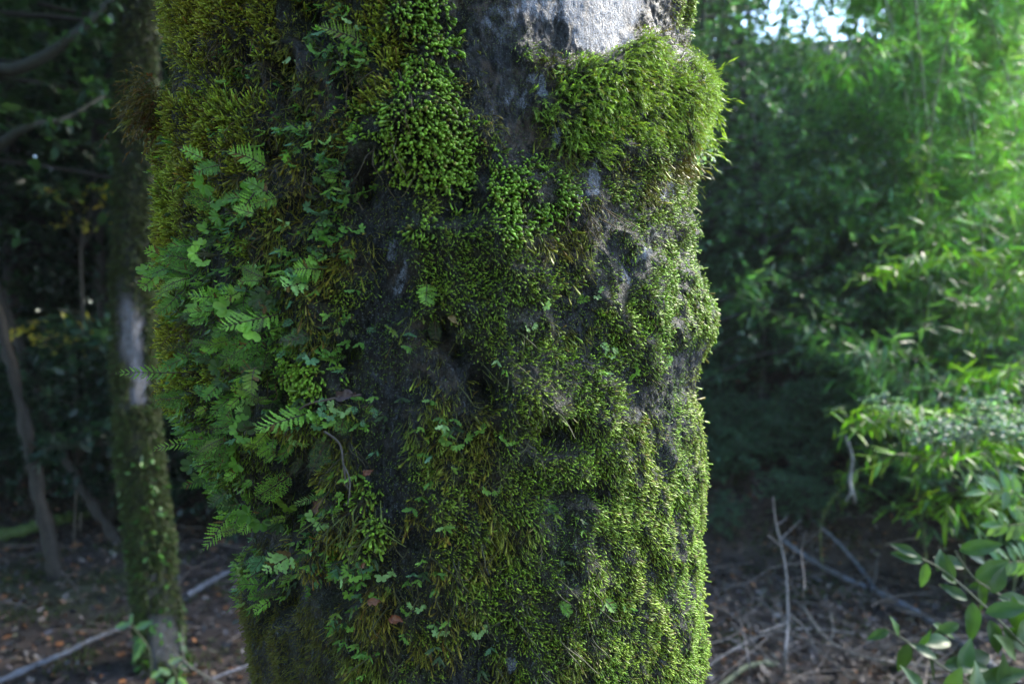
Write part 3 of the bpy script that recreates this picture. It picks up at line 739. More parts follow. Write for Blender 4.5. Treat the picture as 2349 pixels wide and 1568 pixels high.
# =================================================================== FERNS ON THE TRUNK
def lobed(L, W, n=5, steps=14, curl=.15, tipw=.5):
    t = np.linspace(0, 1, steps+1)
    w = W*np.sin(pi*np.clip(t**.75*.93+.03, 0, 1))*(.35+.65*np.abs(np.sin(n*pi*t)))+W*.04
    V = np.zeros((steps+1, 3, 3)); V[:, 0, 0] = -w; V[:, 2, 0] = w; V[:, :, 2] = t[:, None]*L
    V[:, 0, 2] += w*.35; V[:, 2, 2] += w*.35
    V[:, :, 1] = -curl*L*t[:, None]**2; V[:, 0, 1] += w*.2; V[:, 2, 1] += w*.2
    i = np.arange(steps)[:, None]*3; j = np.arange(2)[None]
    return V.reshape(-1, 3), np.stack([i+j, i+j+1, i+j+4, i+j+3], -1).reshape(-1, 4)
def fan(n=6, k=44, open_=2.3, notch=.34):
    a = np.linspace(-open_, open_, k+1); r = (1-notch*np.abs(np.sin(n*a*.5*pi/open_+pi/2))**5)*(.85+.15*np.cos(a))
    r = np.where(np.abs(a) > open_*.93, r*.75, r)
    ring = []
    for f in (.12, .55, 1.0):
        rr = r*f if f == 1 else f*(.9+.1*r)
        ring.append(np.stack([np.sin(a)*rr*.62, .10*rr**2+.05*np.sin(a*n)*f, .12+np.cos(a)*rr*.55+.1], -1))
    V = np.concatenate(ring); m = k+1; i = np.arange(2)[:, None]*m; j = np.arange(k)[None]
    return V, np.stack([i+j, i+j+1, i+m+j+1, i+m+j], -1).reshape(-1, 4)
FAN = [fan(5), fan(6, notch=.25), fan(7, open_=1.5, notch=.4), fan(4, open_=1.9, notch=.3)]
def frame(z, facing):
    z = nrm(np.asarray(z, float)); x = nrm(np.cross(np.asarray(facing, float), z)); y = np.cross(z, x)
    return np.stack([x, y, z], 0)      # rows; V @ frame
def frond_geom(rg, L, kind='pin', bend=.25, wid=.34):
    """frond in local space, axis +Z, face -Y"""
    b = Bag(); s = Bag()
    n = 30; t = np.linspace(0, 1, n); C = np.stack([.06*L*np.sin(3*t+rg.uniform(0, 6)), -bend*L*t**2*.6, L*t], -1)
    s.add(*tube(C, np.linspace(.0007, .0002, n)*(L/.05)**.5, 4), np.array([.06, .045, .025]))
    npn = {'pin': 15, 'plume': 10, 'open': 8}[kind]
    for q in range(npn):
        tt = .12+.86*q/(npn-1); c = C[int(tt*(n-1))]
        env = wid*L*(math.sin(pi*min(1, tt*.8+.22))**.8)*rg.uniform(.8, 1.1)
        if q == npn-1: env *= .8
        for sd in ((-1, 1) if q < npn-1 else (0,)):
            if kind == 'plume':
                ang = sd*(1.05-.3*tt); m = 7; axis = np.array([math.sin(ang), -.15, math.cos(ang)])
                for e in range(m):
                    u = (e+.7)/m; pos = c+axis*env*u+rg.normal(size=3)*env*.02
                    for s2 in ((-1, 1) if e < m-1 else (0,)):
                        a2 = ang+s2*.8; V, F = lobed(env*.30*(1.15-.5*u), env*.05, 2, 6, .35)
                        fr = frame([math.sin(a2), -.25+rg.normal()*.15, math.cos(a2)], [rg.normal()*.2, -1, 0])
                        b.add(pos+V@fr, F, 1)
                P2 = np.array([c, c+axis*env*.5, c+axis*env*.95]); s.add(*tube(P2, [.0003, .0002, .0001], 3), np.array([.06, .045, .025]))
            else:
                ang = sd*(1.15-.45*tt)+rg.normal()*.07
                V, F = lobed(env, env*(.13 if kind == 'pin' else .22), 4 if kind == 'pin' else 3, 16, .3)
                fr = frame([math.sin(ang), -.12+rg.normal()*.12, math.cos(ang)], [rg.normal()*.25, -1, rg.normal()*.2])
                b.add(c+V@fr, F, 1)
    return b, s
TONES = dict(light=(.22, .40, .07), pale=(.34, .52, .20), mid=(.12, .25, .045), dark=(.06, .10, .04), yel=(.20, .30, .05), blue=(.13, .27, .14))
def fern(x, y, ang, ln, kind, tone, label, lift=.5, name=None, group=None, protr=.0, wid=.34, seed=0):
    """x,y,ln in the 2349-wide picture; ang degrees on screen"""
    rg = np.random.default_rng(int(x*7+y*13)+seed)
    t, z = spot(x*1.0898, y*1.0898); P, N_, _, _ = surf(np.array([t]), np.array([z])); P, N_ = P[0], N_[0]
    N_ = nrm(N_+np.array([sin(t), -cos(t), 0])*2); P = P+N_*protr
    depth = P[1]; L = .8*ln/FP*depth; a = radians(ang)
    d = np.array([cos(a), 0, sin(a)])+N_*lift+np.array([0, -.15, 0])
    toc = nrm(np.array([0, 0, CAMZ])-P)
    facing = nrm(toc+np.array([rg.normal()*.25, 0, .45+rg.normal()*.15]))
    fr = frame(d, facing)
    tc = np.array(TONES[tone])*(1+rg.normal()*.1)
    cat = 'fern'; nm = name or 'filmy_fern'
    root = empty(nm, P, label, cat, group)
    if kind in ('pin', 'plume', 'open'):
        b, s = frond_geom(rg, L, kind, wid=wid*(.72 if kind == 'plume' else 1))
        b.C = [c*(tc*rg.uniform(.75, 1.25) if rg.random() > .05 else np.array([.16, .09, .03])) for c in b.C]
        b.V = [v@fr.astype(np.float32)+P for v in b.V]; s.V = [v@fr.astype(np.float32)+P for v in s.V]
        b.build('frond', M_FERN, root, P); s.build('stalk', M_STEM, root, P)
    else:
        k = {'fan': 1, 'pair': 2, 'trif': 3}[kind]; s = Bag()
        for q in range(k):
            off = 0 if k == 1 else (q-(k-1)/2)*1.15
            V, F = FAN[rg.integers(0, 4)]; sc = L*(1 if k == 1 else .72)
            dd = np.array([sin(off), rg.normal()*.1, cos(off)])@fr
            f2 = frame(dd, facing+rg.normal(size=3)*.25); base = P+dd*L*.35
            bb = Bag(); bb.add(base+(V*sc)@f2, F, tc*rg.uniform(.85, 1.15)); bb.build('leaflet', M_FERN, root, P)
            s.add(*tube(spline(np.array([P-N_*.01, P+dd*L*.12, base]), 6), [.0006]*6, 4), np.array([.05, .05, .02]))
        s.build('stalk', M_STEM, root, P)
    return root
FL = [
 (838, 108, 158, 150, 'pin', 'yel', 'ribbed yellow green fern frond at the top of the trunk, pointing left', .7, .22),
 (845, 85, 8, 70, 'pin', 'mid', 'small green frond beside the ribbed frond at the top', .4, .3),
 (760, 120, -120, 100, 'plume', 'dark', 'dark feathery fern hanging under the ribbed top frond', .2, .4),
 (820, 130, -80, 100, 'plume', 'dark', 'dark feathery fern hanging right of the other below the ribbed frond', .2, .35),
 (600, 385, 150, 120, 'pin', 'light', 'soft green frond in the upper left moss', .8, .35),
 (400, 425, -32, 80, 'open', 'blue', 'pale blue green frond on the yellow moss near the left edge', .6, .3),
 (500, 300, -10, 60, 'pin', 'light', 'thin bright leaflet above the upper left frond', .5, .16),
 (560, 335, 0, 45, 'fan', 'pale', 'tiny pale leaflet below the thin bright one in the left moss', .5, .3),
 (690, 240, -5, 60, 'open', 'blue', 'small blue green frond in the upper middle left', .4, .3),
 (710, 270, 10, 65, 'open', 'light', 'light green lobed frond just below the upper blue green one', .4, .3),
 (780, 315, 5, 60, 'fan', 'mid', 'rounded green leaflet under the upper lobed frond', .3, .3),
 (590, 420, -95, 160, 'pin', 'light', 'long bright frond hanging straight down in the left moss', .9, .20),
 (500, 480, 150, 110, 'plume', 'mid', 'feathery green fern spreading left above the hanging frond', .9, .45),
 (520, 690, 150, 120, 'pin', 'light', 'bright frond pointing up left at mid height near the left edge', 1.1, .3),
 (740, 615, -160, 110, 'pin', 'light', 'large bright frond reaching left at the middle of the fern patch', 1.2, .4),
 (700, 640, -150, 90, 'open', 'pale', 'pale broad lobed frond at the centre of the fern patch', 1.3, .5),
 (640, 710, -150, 190, 'pin', 'light', 'long bright frond sloping down left in the fern patch', 1.2, .28),
 (470, 600, 170, 110, 'plume', 'mid', 'feathery fern at the left edge above the protruding branch of fern', 1.0, .5),
 (600, 770, -140, 150, 'plume', 'mid', 'wide feathery fern below the long sloping frond', 1.0, .5),
 (720, 760, -170, 120, 'plume', 'dark', 'dark feathery fern to the right of the fern patch', .8, .4),
 (440, 845, 188, 195, 'pin', 'light', 'fern frond reaching far out beyond the left edge of the trunk', .5, .16),
 (430, 1015, 188, 150, 'pin', 'light', 'lower fern frond reaching out beyond the left edge of the trunk', .5, .16),
 (470, 1090, 205, 110, 'pin', 'mid', 'green frond drooping off the left edge near the lower side', .6, .22),
 (500, 1170, -112, 150, 'pin', 'light', 'frond hanging down at the lower left tip of the fern mass', .6, .22),
 (450, 905, -170, 110, 'plume', 'mid', 'feathery fern between the two fronds that leave the left edge', .7, .5),
 (520, 1010, -150, 130, 'plume', 'mid', 'feathery fern above the black hollow at the left', .8, .5),
 (560, 1100, -140, 120, 'plume', 'light', 'bright feathery fern left of the black hollow', .9, .5),
 (600, 1165, -150, 75, 'pin', 'pale', 'smooth pale leaf in front of the black hollow', 1.0, .25),
 (775, 930, -165, 60, 'trif', 'pale', 'pale clover like fern leaf beside the small reddish dead leaf', 1.0, .3),
 (560, 950, 180, 62, 'trif', 'pale', 'pale rounded fern leaf on the left of the fern mass', 1.2, .3),
 (655, 1005, -90, 50, 'pair', 'pale', 'pale lobed leaf below the clover like leaf', 1.2, .3),
 (720, 935, -155, 190, 'pin', 'light', 'long light frond sloping left below the dark moss', 1.0, .26),
 (820, 935, -8, 85, 'pin', 'yel', 'small yellow green frond lying right over the dark bark', .4, .2),
 (730, 1000, -100, 120, 'plume', 'dark', 'dark drooping fern under the long light frond', .7, .4),
 (790, 930, -90, 100, 'plume', 'mid', 'greyish feathery fern hanging below the clover like leaf', .6, .45),
 (645, 1275, -125, 100, 'open', 'pale', 'bright pale deeply lobed leaf low at the left, by the trunk edge', 1.0, .45),
 (720, 1190, -60, 60, 'trif', 'pale', 'pale three part leaf beside the brown dead leaf in the hollow', .9, .3),
 (820, 1300, -95, 55, 'trif', 'light', 'left of the two lobed leaves under the hanging roots', .8, .3),
 (870, 1305, -80, 55, 'trif', 'pale', 'right of the two lobed leaves under the hanging roots', .8, .3),
 (740, 1290, -110, 55, 'open', 'light', 'lobed green leaf left of the pair under the hanging roots', .8, .4),
 (690, 1370, -90, 55, 'pair', 'mid', 'dull green leaf below the bright deeply lobed one', .5, .3),
 (865, 1360, -60, 38, 'trif', 'light', 'small lobed leaf just right of an orange dead scrap', .7, .3),
 (955, 1385, -60, 42, 'trif', 'pale', 'small pale leaf above the lower orange dead scraps', .7, .3),
 (930, 1400, -120, 30, 'pair', 'light', 'tiny light leaf touching the lower orange dead scraps', .7, .3),
 (770, 1365, -90, 34, 'fan', 'light', 'single small leaf in the dark below the hollow', .7, .3),
 (795, 1430, -110, 40, 'pair', 'light', 'lone lobed leaf low on the olive moss', .6, .3),
 (1010, 1430, -70, 40, 'pair', 'pale', 'small pale pair of leaflets low on the middle of the trunk', .6, .3),
 (1095, 1440, -90, 42, 'trif', 'pale', 'small pale three part leaf low in the middle, right of the pair', .6, .3),
 (1045, 1000, -80, 60, 'trif', 'light', 'light three part leaf at the centre of the dark bark', .6, .3),
 (1085, 985, 0, 45, 'fan', 'light', 'light fan leaf touching the three part leaf at the centre', .6, .3),
 (1165, 1000, -90, 38, 'trif', 'light', 'small fan leaf right of the central pair', .6, .3),
 (1125, 1110, -80, 45, 'pair', 'light', 'bright leaf alone on the moss below the central leaves', .6, .3),
 (975, 645, -80, 85, 'pin', 'light', 'soft light frond hanging in the middle of the trunk', .5, .45),
 (1000, 730, -95, 70, 'plume', 'dark', 'grey feathery fern below the soft middle frond', .3, .45),
 (1340, 685, 0, 45, 'open', 'light', 'little toothed frond on the trailing moss right of the middle', .5, .35),
 (1372, 668, -20, 36, 'pair', 'pale', 'two tiny pale leaflets on pale bark', .5, .3),
 (1240, 697, -20, 30, 'fan', 'pale', 'tiny bright leaflet on the trailing moss', .5, .3),
 (1205, 740, -60, 38, 'pair', 'pale', 'tiny pale leaflets below the tiny bright one', .5, .3),
 (1385, 788, -35, 40, 'open', 'pale', 'slanting pale leaflets at the right of the trailing moss', .5, .3),
 (1410, 808, -30, 34, 'pair', 'pale', 'second slanting pale leaflets, lower right of the first', .5, .3),
 (1530, 826, -20, 30, 'pair', 'pale', 'pale leaflets on the dark bark near the right edge', .5, .3),
 (1468, 850, -20, 36, 'trif', 'light', 'light leaflets left of those near the right edge', .5, .3),
 (1385, 1370, -50, 60, 'pin', 'mid', 'faint green frond lying on the lower right moss', .4, .35),
 (1280, 1375, -40, 55, 'pin', 'light', 'light frond lying on the lower moss', .4, .4),
 (770, 740, 10, 70, 'open', 'mid', 'mid green frond right of the fern patch', .5, .35),
 (830, 755, -10, 40, 'pin', 'blue', 'small bluish frond at the edge of the dark bark', .4, .3),
 (745, 820, 0, 60, 'open', 'mid', 'green frond below the bluish one at the dark bark', .5, .3),
 (600, 800, -60, 90, 'plume', 'mid', 'feathery fern in the heart of the fern mass', 1.0, .45),
]
for f in FL: fern(*f[:7], lift=f[7], wid=f[8])
# small filmy ferns filling the fern covered part
fi = LET.index('F'); rg = np.random.default_rng(4); cnt = 0
cands = [(rg.uniform(390, 1000), rg.uniform(100, 1450)) for _ in range(2600)]
GRP = 'small filmy ferns between the larger fronds'
for (x, y) in cands:
    gxx = int(np.clip((x*1.0898-380)/50, 0, NC-1)); gyy = int(np.clip(y*1.0898/50, 0, NR-1))
    if G[gyy, gxx] != fi or x < np.interp(y, [0, 600, 850, 1200], [420, 400, 430, 520]): continue
    cnt += 1
    if cnt > 225: break
    left = x < 640
    kd = rg.choice(['plume', 'open', 'pin', 'trif', 'fan'], p=[.14, .36, .30, .12, .08] if left else [.10, .38, .14, .23, .15])
    tn = rg.choice(['mid', 'light', 'dark', 'blue', 'yel'], p=[.35, .28, .2, .05, .12] if left else [.3, .15, .2, .3, .05])
    ang = rg.normal(-150, 40) if left else rg.normal(-70, 50)
    fern(x, y, ang, rg.uniform(38, 85) if left else rg.uniform(22, 48), kd, tn, 'small filmy fern frond '+('by the left edge' if x < 560 else 'left of the dark bark' if x < 760 else 'beside the dark bark')+(' near the top of the trunk' if y < 350 else ' above mid height' if y < 700 else ' below mid height' if y < 1050 else ' low on the trunk'),
         rg.uniform(.3, 1.1), group=GRP, wid=.36, seed=3, protr=rg.uniform(.003, .022 if left else .008))

# the lacy mat of tiny leaflets between them
b = Bag(); rg = np.random.default_rng(61); li_ = [lobed(1, .22, 3, 9, .3), lobed(1, .16, 4, 10, .3)]; tri = lambda F: np.concatenate([F[:, :3], F[:, [0, 2, 3]]])
n = 9000; t = rg.uniform(-1.35, .6, n); z = rg.uniform(1.12, 1.9, n); P, N_, j0, i0 = surf(t, z)
X = PX[j0, i0]+rg.normal(size=n)*16; Y = PY[j0, i0]+rg.normal(size=n)*16
gg = G[np.clip((Y/50).astype(int), 0, NR-1), np.clip(((X-380)/50).astype(int), 0, NC-1)]
pk = np.select([gg == fi, (gg == LET.index('H')) & (X < 1150), (gg == LET.index('k')) & (X < 1000), (gg == LET.index('Y')) & (X < 700) & (Y > 300), (gg == LET.index('b')) & (Y > 800)], [1, .3, .18, .10, .07], 0)
m = (rg.random(n) < pk*sstep(.3, .55, fbm(t*11, z*40, 3, 77))); t, P, N_, X, Y = t[m], P[m], N_[m], X[m], Y[m]; n = len(t)
o3 = np.stack([np.sin(t), -np.cos(t), 0*t], -1); tone = np.array([TONES[k] for k in ('mid', 'light', 'dark', 'blue', 'yel', 'pale')])[rg.choice(6, n, p=[.32, .2, .2, .16, .09, .03])]*rg.uniform(.7, 1.2, (n, 1))
k3 = 4
for q in range(k3):
    d = o3*.5+np.array([0, 0, -.6])+np.stack([np.cos(t), np.sin(t), 0*t], -1)*(-.2+(q-1.5)*.55)[..., None] if False else o3*.5+np.array([0, 0, -.55])+np.stack([np.cos(t), np.sin(t), 0*t], -1)*((q-1.5)*.6)+rg.normal(size=(n, 3))*.35
    V, F = li_[q % 2]; xd = np.cross(d, o3+[0, 0, .4])+rg.normal(size=(n, 3))*.3
    scatter(b, V, tri(F), P+o3*rg.uniform(.001, .010, (n, 1)), d, rg.uniform(.004, .0095, n), tone, tone*.8, V[:, 2], xdir=xd, rng=rg)
tag(b.build('filmy_leaflets', M_FERN, tree, TO), label='lacy mat of tiny filmy fern leaflets', kind='stuff')
print('leaflet tufts', n)

# dead scraps, twig, hanging roots on the trunk
def on_trunk(x, y, off=.006):
    t, z = spot(x*1.0898, y*1.0898); P, N_, _, _ = surf(np.array([t]), np.array([z]))
    o_ = np.array([sin(t), -cos(t), 0]); return P[0]+o_*off, o_
for (x, y, ang, ln, c, lb) in ((778, 912, 20, 46, (.11, .06, .055), 'small reddish brown dead leaf behind the clover like fern leaf'),
    (690, 1190, 70, 45, (.22, .10, .06), 'crumpled brown dead leaf in the black hollow'), (840, 1085, 30, 26, (.28, .08, .03), 'small orange scrap of dead leaf on the dark bark'),
    (858, 1368, 10, 30, (.30, .11, .04), 'orange dead leaf scrap among the low lobed leaves'), (900, 1408, 0, 34, (.30, .09, .03), 'orange dead leaf scrap beneath the small pale leaf'),
    (845, 1290, 60, 18, (.35, .12, .04), 'tiny orange scrap above the two lobed leaves'), (1028, 728, -30, 28, (.28, .18, .04), 'yellowing leaflet on the middle of the trunk')):
    P, o_ = on_trunk(x, y, .016); L = ln/FP*P[1]; a = radians(ang)
    V, F = fine_leaf(L, L*.55, 8, .25, .25); fr = frame([cos(a), -.3, sin(a)], o_+np.array([.2, 0, .4]))
    V = V+.18*L*(np.random.default_rng(int(x)).random(V.shape)-.5); b = Bag(); b.add(P+V@fr, F, np.array(c)*.42); o = b.build('dead_leaf', M_LITTER, None, P); tag(o, lb, 'dead leaf')
pts = [on_trunk(x, y, .014)[0] for x, y in ((758, 985), (785, 1015), (797, 1060), (800, 1110), (795, 1145), (786, 1160))]
b = Bag(); b.add(*tube(spline(pts, 30), np.linspace(.0010, .0006, 30), 6), (.07, .06, .055)); b.add(*tube(spline([pts[2], pts[2]+[.006, -.004, -.012], pts[2]+[.004, -.003, -.03]], 8), .0006, 4), (.08, .07, .06))
tag(b.build('twig', M_WOOD, None, pts[0]), 'thin grey twig caught against the dark bark left of the middle', 'twig')
pts = [on_trunk(x, y, .01)[0] for x, y in ((640, 1000), (700, 935), (760, 915), (830, 905))]
b = Bag(); b.add(*tube(spline(pts, 20), .0009, 5), (.08, .06, .05)); tag(b.build('twig', M_WOOD, None, pts[0]), 'fine brown twig running through the pale clover like leaf', 'twig')
b = Bag(); rg = np.random.default_rng(9)
for (x0, x1, y0, y1, n, ln, c, r) in ((700, 880, 1150, 1220, 26, 70, (.16, .20, .06), .0005), (1290, 1420, 440, 520, 24, 60, (.10, .075, .035), .0005), (600, 1010, 100, 420, 60, 70, (.09, .07, .04), .0005),
    (1040, 1300, 740, 1150, 60, 60, (.09, .10, .035), .00045), (820, 1400, 1200, 1560, 110, 55, (.08, .08, .035), .0006), (380, 620, 0, 900, 90, 50, (.12, .09, .03), .0006), (560, 800, 1000, 1300, 50, 60, (.05, .045, .03), .0006)):
    for _ in range(n):
        x, y = rg.uniform(x0, x1), rg.uniform(y0, y1); P, o_ = on_trunk(x, y, .002); L = ln*rg.uniform(.5, 1.2)/FP*P[1]
        s = rg.normal()*.5
        c3 = spline([P, P+o_*L*.25+np.array([s*.3, 0, -.25])*L, P+o_*L*(.25+rg.normal()*.1)+np.array([s, 0, -.7])*L+rg.normal(size=3)*L*.12, P+o_*L*.2+np.array([s*1.1+.1, 0, -1])*L+rg.normal(size=3)*L*.15], 10)
        b.add(*tube(c3, np.linspace(r, r*.6, 10), 4), np.array(c)*rg.uniform(.6, 1.3))
tag(b.build('hanging_rootlets', M_MOSS, tree, TO), label='wispy green and brown hanging strands', kind='stuff')
# dead moss tuft sticking out at the upper left edge
P, o_ = on_trunk(372, 250, .0); b = Bag(); rg = np.random.default_rng(3); n = 420
d = np.array([-.8, -.2, .1])+rg.normal(size=(n, 3))*[.35, .35, .55]; pos = P+rg.normal(size=(n, 3))*[.008, .01, .010]+np.array([-.006, 0, 0])+nrm(d)*rg.uniform(0, .022, (n, 1))
V, T = t_leafy(9, .3, .07, .9, 3); c = var_cols(n, (.16, .12, .03), .25, .2, rg); bd = np.tile([0, 0, -.8], (n, 1))+rg.normal(size=(n, 3))*.3
scatter(b, V, T, pos, d, rg.uniform(.008, .016, n), c, c*.5, V[:, 2], bend=bd, rng=rg)
tag(b.build('moss_tuft', M_MOSS, None, P), 'brownish dead moss tuft jutting out at the upper left edge of the trunk', 'moss tuft')
# lichen scrap at the right edge
P, o_ = on_trunk(1592, 345, .004); b = Bag(); n = 90
d = np.array([.7, -.3, -.5])+rg.normal(size=(n, 3))*.6; pos = P+rg.normal(size=(n, 3))*[.007, .008, .010]
c = var_cols(n, (.26, .36, .26), .2, .1, rg); scatter(b, FAN[2][0], FAN[2][1], pos, d, rg.uniform(.003, .008, n), c, c, FAN[2][0][:, 2]*0, rng=rg)
tag(b.build('lichen_tuft', M_FERN, None, P), 'pale green leafy lichen tuft under the bulging moss cushion on the right', 'lichen')

# =================================================================== LEFT: BLURRED TREES, BRANCHES
def path(pts, n=40): return spline(np.array([at(*p) for p in pts]), n)
def col_by(V, C0, k, fn): 
    c = np.zeros((len(V), 3)); c[:] = fn; return c
C = path([(330, -700, 3.3), (318, -100, 3.2), (312, 300, 3.2), (305, 700, 3.2), (315, 1000, 3.2), (345, 1250, 3.2), (372, 1500, 3.15), (385, 1580, 3.1)], 520)
zg = float(hfun(C[-1, 0], C[-1, 1])); C[-1, 2] = zg-.05
R = np.linspace(.062, .085, 520); R[-50:] *= np.linspace(1, 1.5, 50)
V, F = tube(C, R, 40); ring = np.repeat(np.arange(520), 40); ph = np.tile(np.arange(40)*2*pi/40, 520)
V += (V-C[ring])*(.35*(fbm(ph*1.5+3, V[:, 2]*7, 3, 9)-.5))[:, None]
fx, fy = project(V); y_ = fy/1.0898; x_ = fx/1.0898
nz2 = fbm(ph*1.3, V[:, 2]*9+30, 3, 14)
yw = y_+50*(nz2-.5)*2+30*np.sin(ph*2); pl = np.maximum.reduce([sstep(650, 720, yw)*(1-sstep(810, 900, yw))*sstep(262, 285, x_+20*(nz2-.5))*(1-sstep(325, 340, x_+30*(nz2-.5))), (np.abs(y_-905) < 22)*(np.abs(x_-315) < 22)*1.0, sstep(1280, 1340, y_)*.55*(nz2 > .45)*(x_ > 340)])
c = np.stack([pl*.5, 1-pl, .6*pl], -1)
e = empty('slender_mossy_tree', (C[-1, 0], C[-1, 1], zg), 'slender mossy tree with a white patch on its bark, left of the thick trunk', 'tree')
EO = np.array(e.location)
mesh_obj('trunk', V, F, M_BARK, e, c, True, EO)
b = Bag(); rg = np.random.default_rng(31); n = 60000; k = rg.integers(0, len(V), n); keep = (pl[k] < .3) & (rg.random(n) < sstep(.3, .5, nz2[k])+.25); k = k[keep]; n = len(k)
d = nrm(V[k]-C[ring[k]])+np.array([0, 0, -.5])+rg.normal(size=(n, 3))*.4
tV, tF = t_worm(.09, .10, 2, 3, 1); cc = var_cols(n, (.05, .075, .012), .3, .15, rg); low = (C[ring[k], 2] < .95)
scatter(b, tV, tF, V[k]+rg.normal(size=(n, 3))*.006, d, rg.uniform(.015, .035, n), cc, cc*.5, tV[:, 2], rng=rg)
tag(b.build('moss', M_MOSS, e, EO), kind='stuff')
b = Bag(); k = rg.integers(300*40, 505*40, 380); n = len(k); dl_ = nrm(V[k]-C[ring[k]])
cc = var_cols(n, (.07, .17, .035), .3, .12, rg)
scatter(b, OVAL[0], OVAL[1], V[k]+dl_*.012, dl_*.5+rg.normal(size=(n, 3))*.5+[0, 0, -.4], rg.uniform(.02, .045, n), cc, cc, OVAL[0][:, 2], xdir=np.cross(dl_, [0, 0, 1.])+rg.normal(size=(n, 3))*.3, rng=rg)
tag(b.build('climbing_leaves', M_LEAF, e, EO), kind='stuff')
# crown of this tree, above the frame, enlarged to shade the trunk below
rg = np.random.default_rng(32); lb_, li_ = Bag(), Bag(); Pc, Dc = [], []
for q in range(80):
    c0 = C[0]; tp_ = c0+np.array([rg.uniform(-2, 2.2), rg.uniform(-1.3, 1.8), rg.uniform(.2, 1.8)])
    li_.add(*tube(spline([c0, (c0+tp_)/2+[0, 0, .2], tp_], 8), np.linspace(.03, .006, 8), 5), (.03, .03, .025)); pp = tp_+rg.normal(size=(22, 3))*.35; Pc.append(pp); Dc.append(nrm(pp-c0))
spray(lb_, np.concatenate(Pc), np.concatenate(Dc), .09, OVAL, (.03, .07, .035), rg, 9)
li_.build('limbs', M_WOOD, e, EO); lb_.build('crown', M_LEAF, e, EO)

def simple_tree(name, label, pts, r0, r1, col, crown=None, seed=0, mat=M_WOOD):
    C = path(pts, 50); rg = np.random.default_rng(seed)
    e = empty(name, C[-1], label, 'tree'); EO = np.array(e.location); b = Bag()
    V, F = tube(C, np.linspace(r1, r0, 50), 12); V = V+(fbm(V[:, :1]*30, V[:, 2:]*20+50, 3, seed)-.5)*r0*.7
    cc = np.array(col)*.45*(.6+.9*fbm(V[:, 0]*20+50, V[:, 2]*12+50, 3, seed+3))[:, None]
    b.add(V, F, cc); b.build('trunk', mat, e, EO)
    if crown:
        lb_ = Bag(); P = C[0]+rg.normal(size=(crown, 3))*[.7, .7, .5]; D = nrm(P-C[0]+[0, 0, .1])
        spray(lb_, P, D, .07, OVAL, (.03, .07, .035), rg, 10)
        for q in range(0, crown, 25): lb_.add(*tube(spline([C[0], (C[0]+P[q])/2, P[q]], 6), np.linspace(.012, .003, 6), 4), np.array(col))
        lb_.build('crown', M_LEAF, e, EO)
    return e
simple_tree('thin_tree', 'thin dark tree leaning left at the far left of the wood', [(-330, -500, 4.9), (-60, 500, 4.7), (40, 900, 4.5), (95, 1150, 4.4), (132, 1330, 4.35)], .045, .025, (.035, .028, .02), 160, 1)
simple_tree('thin_tree', 'thin dark leaning tree just left of the slender mossy tree', [(-260, -100, 5.6), (-40, 560, 5.4), (80, 880, 5.2), (170, 1080, 5.1), (300, 1290, 5.0)], .04, .022, (.03, .024, .018), 120, 2)
simple_tree('thin_tree', 'upright grey tree deep in the wood behind the leaning ones', [(-30, -400, 7.5), (25, 300, 7.4), (30, 700, 7.3), (60, 1115, 7.2)], .08, .05, (.06, .05, .045), 120, 3)
simple_tree('thin_tree', 'dark upright tree directly behind the slender mossy tree', [(330, -500, 5.6), (345, 200, 5.5), (335, 700, 5.5), (350, 1230, 5.4)], .09, .07, (.02, .02, .018), 120, 4)
simple_tree('thin_tree', 'thin dark trunk showing between the slender tree and the fern mass', [(200, -400, 6.4), (220, 400, 6.4), (250, 900, 6.3), (262, 1180, 6.2)], .045, .03, (.03, .026, .02), 100, 5)
# tree outside the frame whose two limbs cross the upper left
e = empty('overhanging_tree', (-3.3, 3.1, float(hfun(-3.3, 3.1))), 'tree at the far left whose two dark limbs cross the upper left corner', 'tree'); EO = np.array(e.location)
b = Bag(); b.add(*tube(spline([(-3.3, 3.1, -.1), (-3.25, 3.1, 1.5), (-3.3, 3.2, 3), (-3.2, 3.3, 5)], 30), np.linspace(.13, .07, 30), 12), (.03, .028, .02)); b.build('trunk', M_WOOD, e, EO)
for pts, r in (([(-3.27, 3.1, 2.1)]+[at(*p) for p in ((-80, 195, 3), (40, 158, 3), (110, 125, 3), (170, 80, 3), (260, -5, 3.05), (330, -90, 3.1))], .028),
               ([(-3.26, 3.1, 1.75)]+[at(*p) for p in ((-60, 375, 3.2), (20, 318, 3.2), (70, 290, 3.2), (150, 272, 3.3), (240, 220, 3.5))], .026)):
    b = Bag(); b.add(*tube(spline(pts, 40), np.linspace(r*1.3, r*.35, 40), 8), (.02, .022, .014)); rg = np.random.default_rng(5)
    Cc = spline(pts, 40); bag2 = Bag(); spray(bag2, Cc[24:], np.tile([.3, 0, -.2], (16, 1)), .05, OVAL, (.03, .07, .03), rg, 4)
    lm = b.build('limb', M_WOOD, e, EO); bag2.build('foliage', M_LEAF, lm, EO)
b = Bag(); rg = np.random.default_rng(6); P = np.array([-3.0, 3.5, 5.2])+rg.normal(size=(700, 3))*[1.0, 1.0, .7]
spray(b, P, nrm(P-[-3.2, 3.3, 4.5]), .08, OVAL, (.03, .07, .035), rg, 9); b.build('crown', M_LEAF, e, EO)
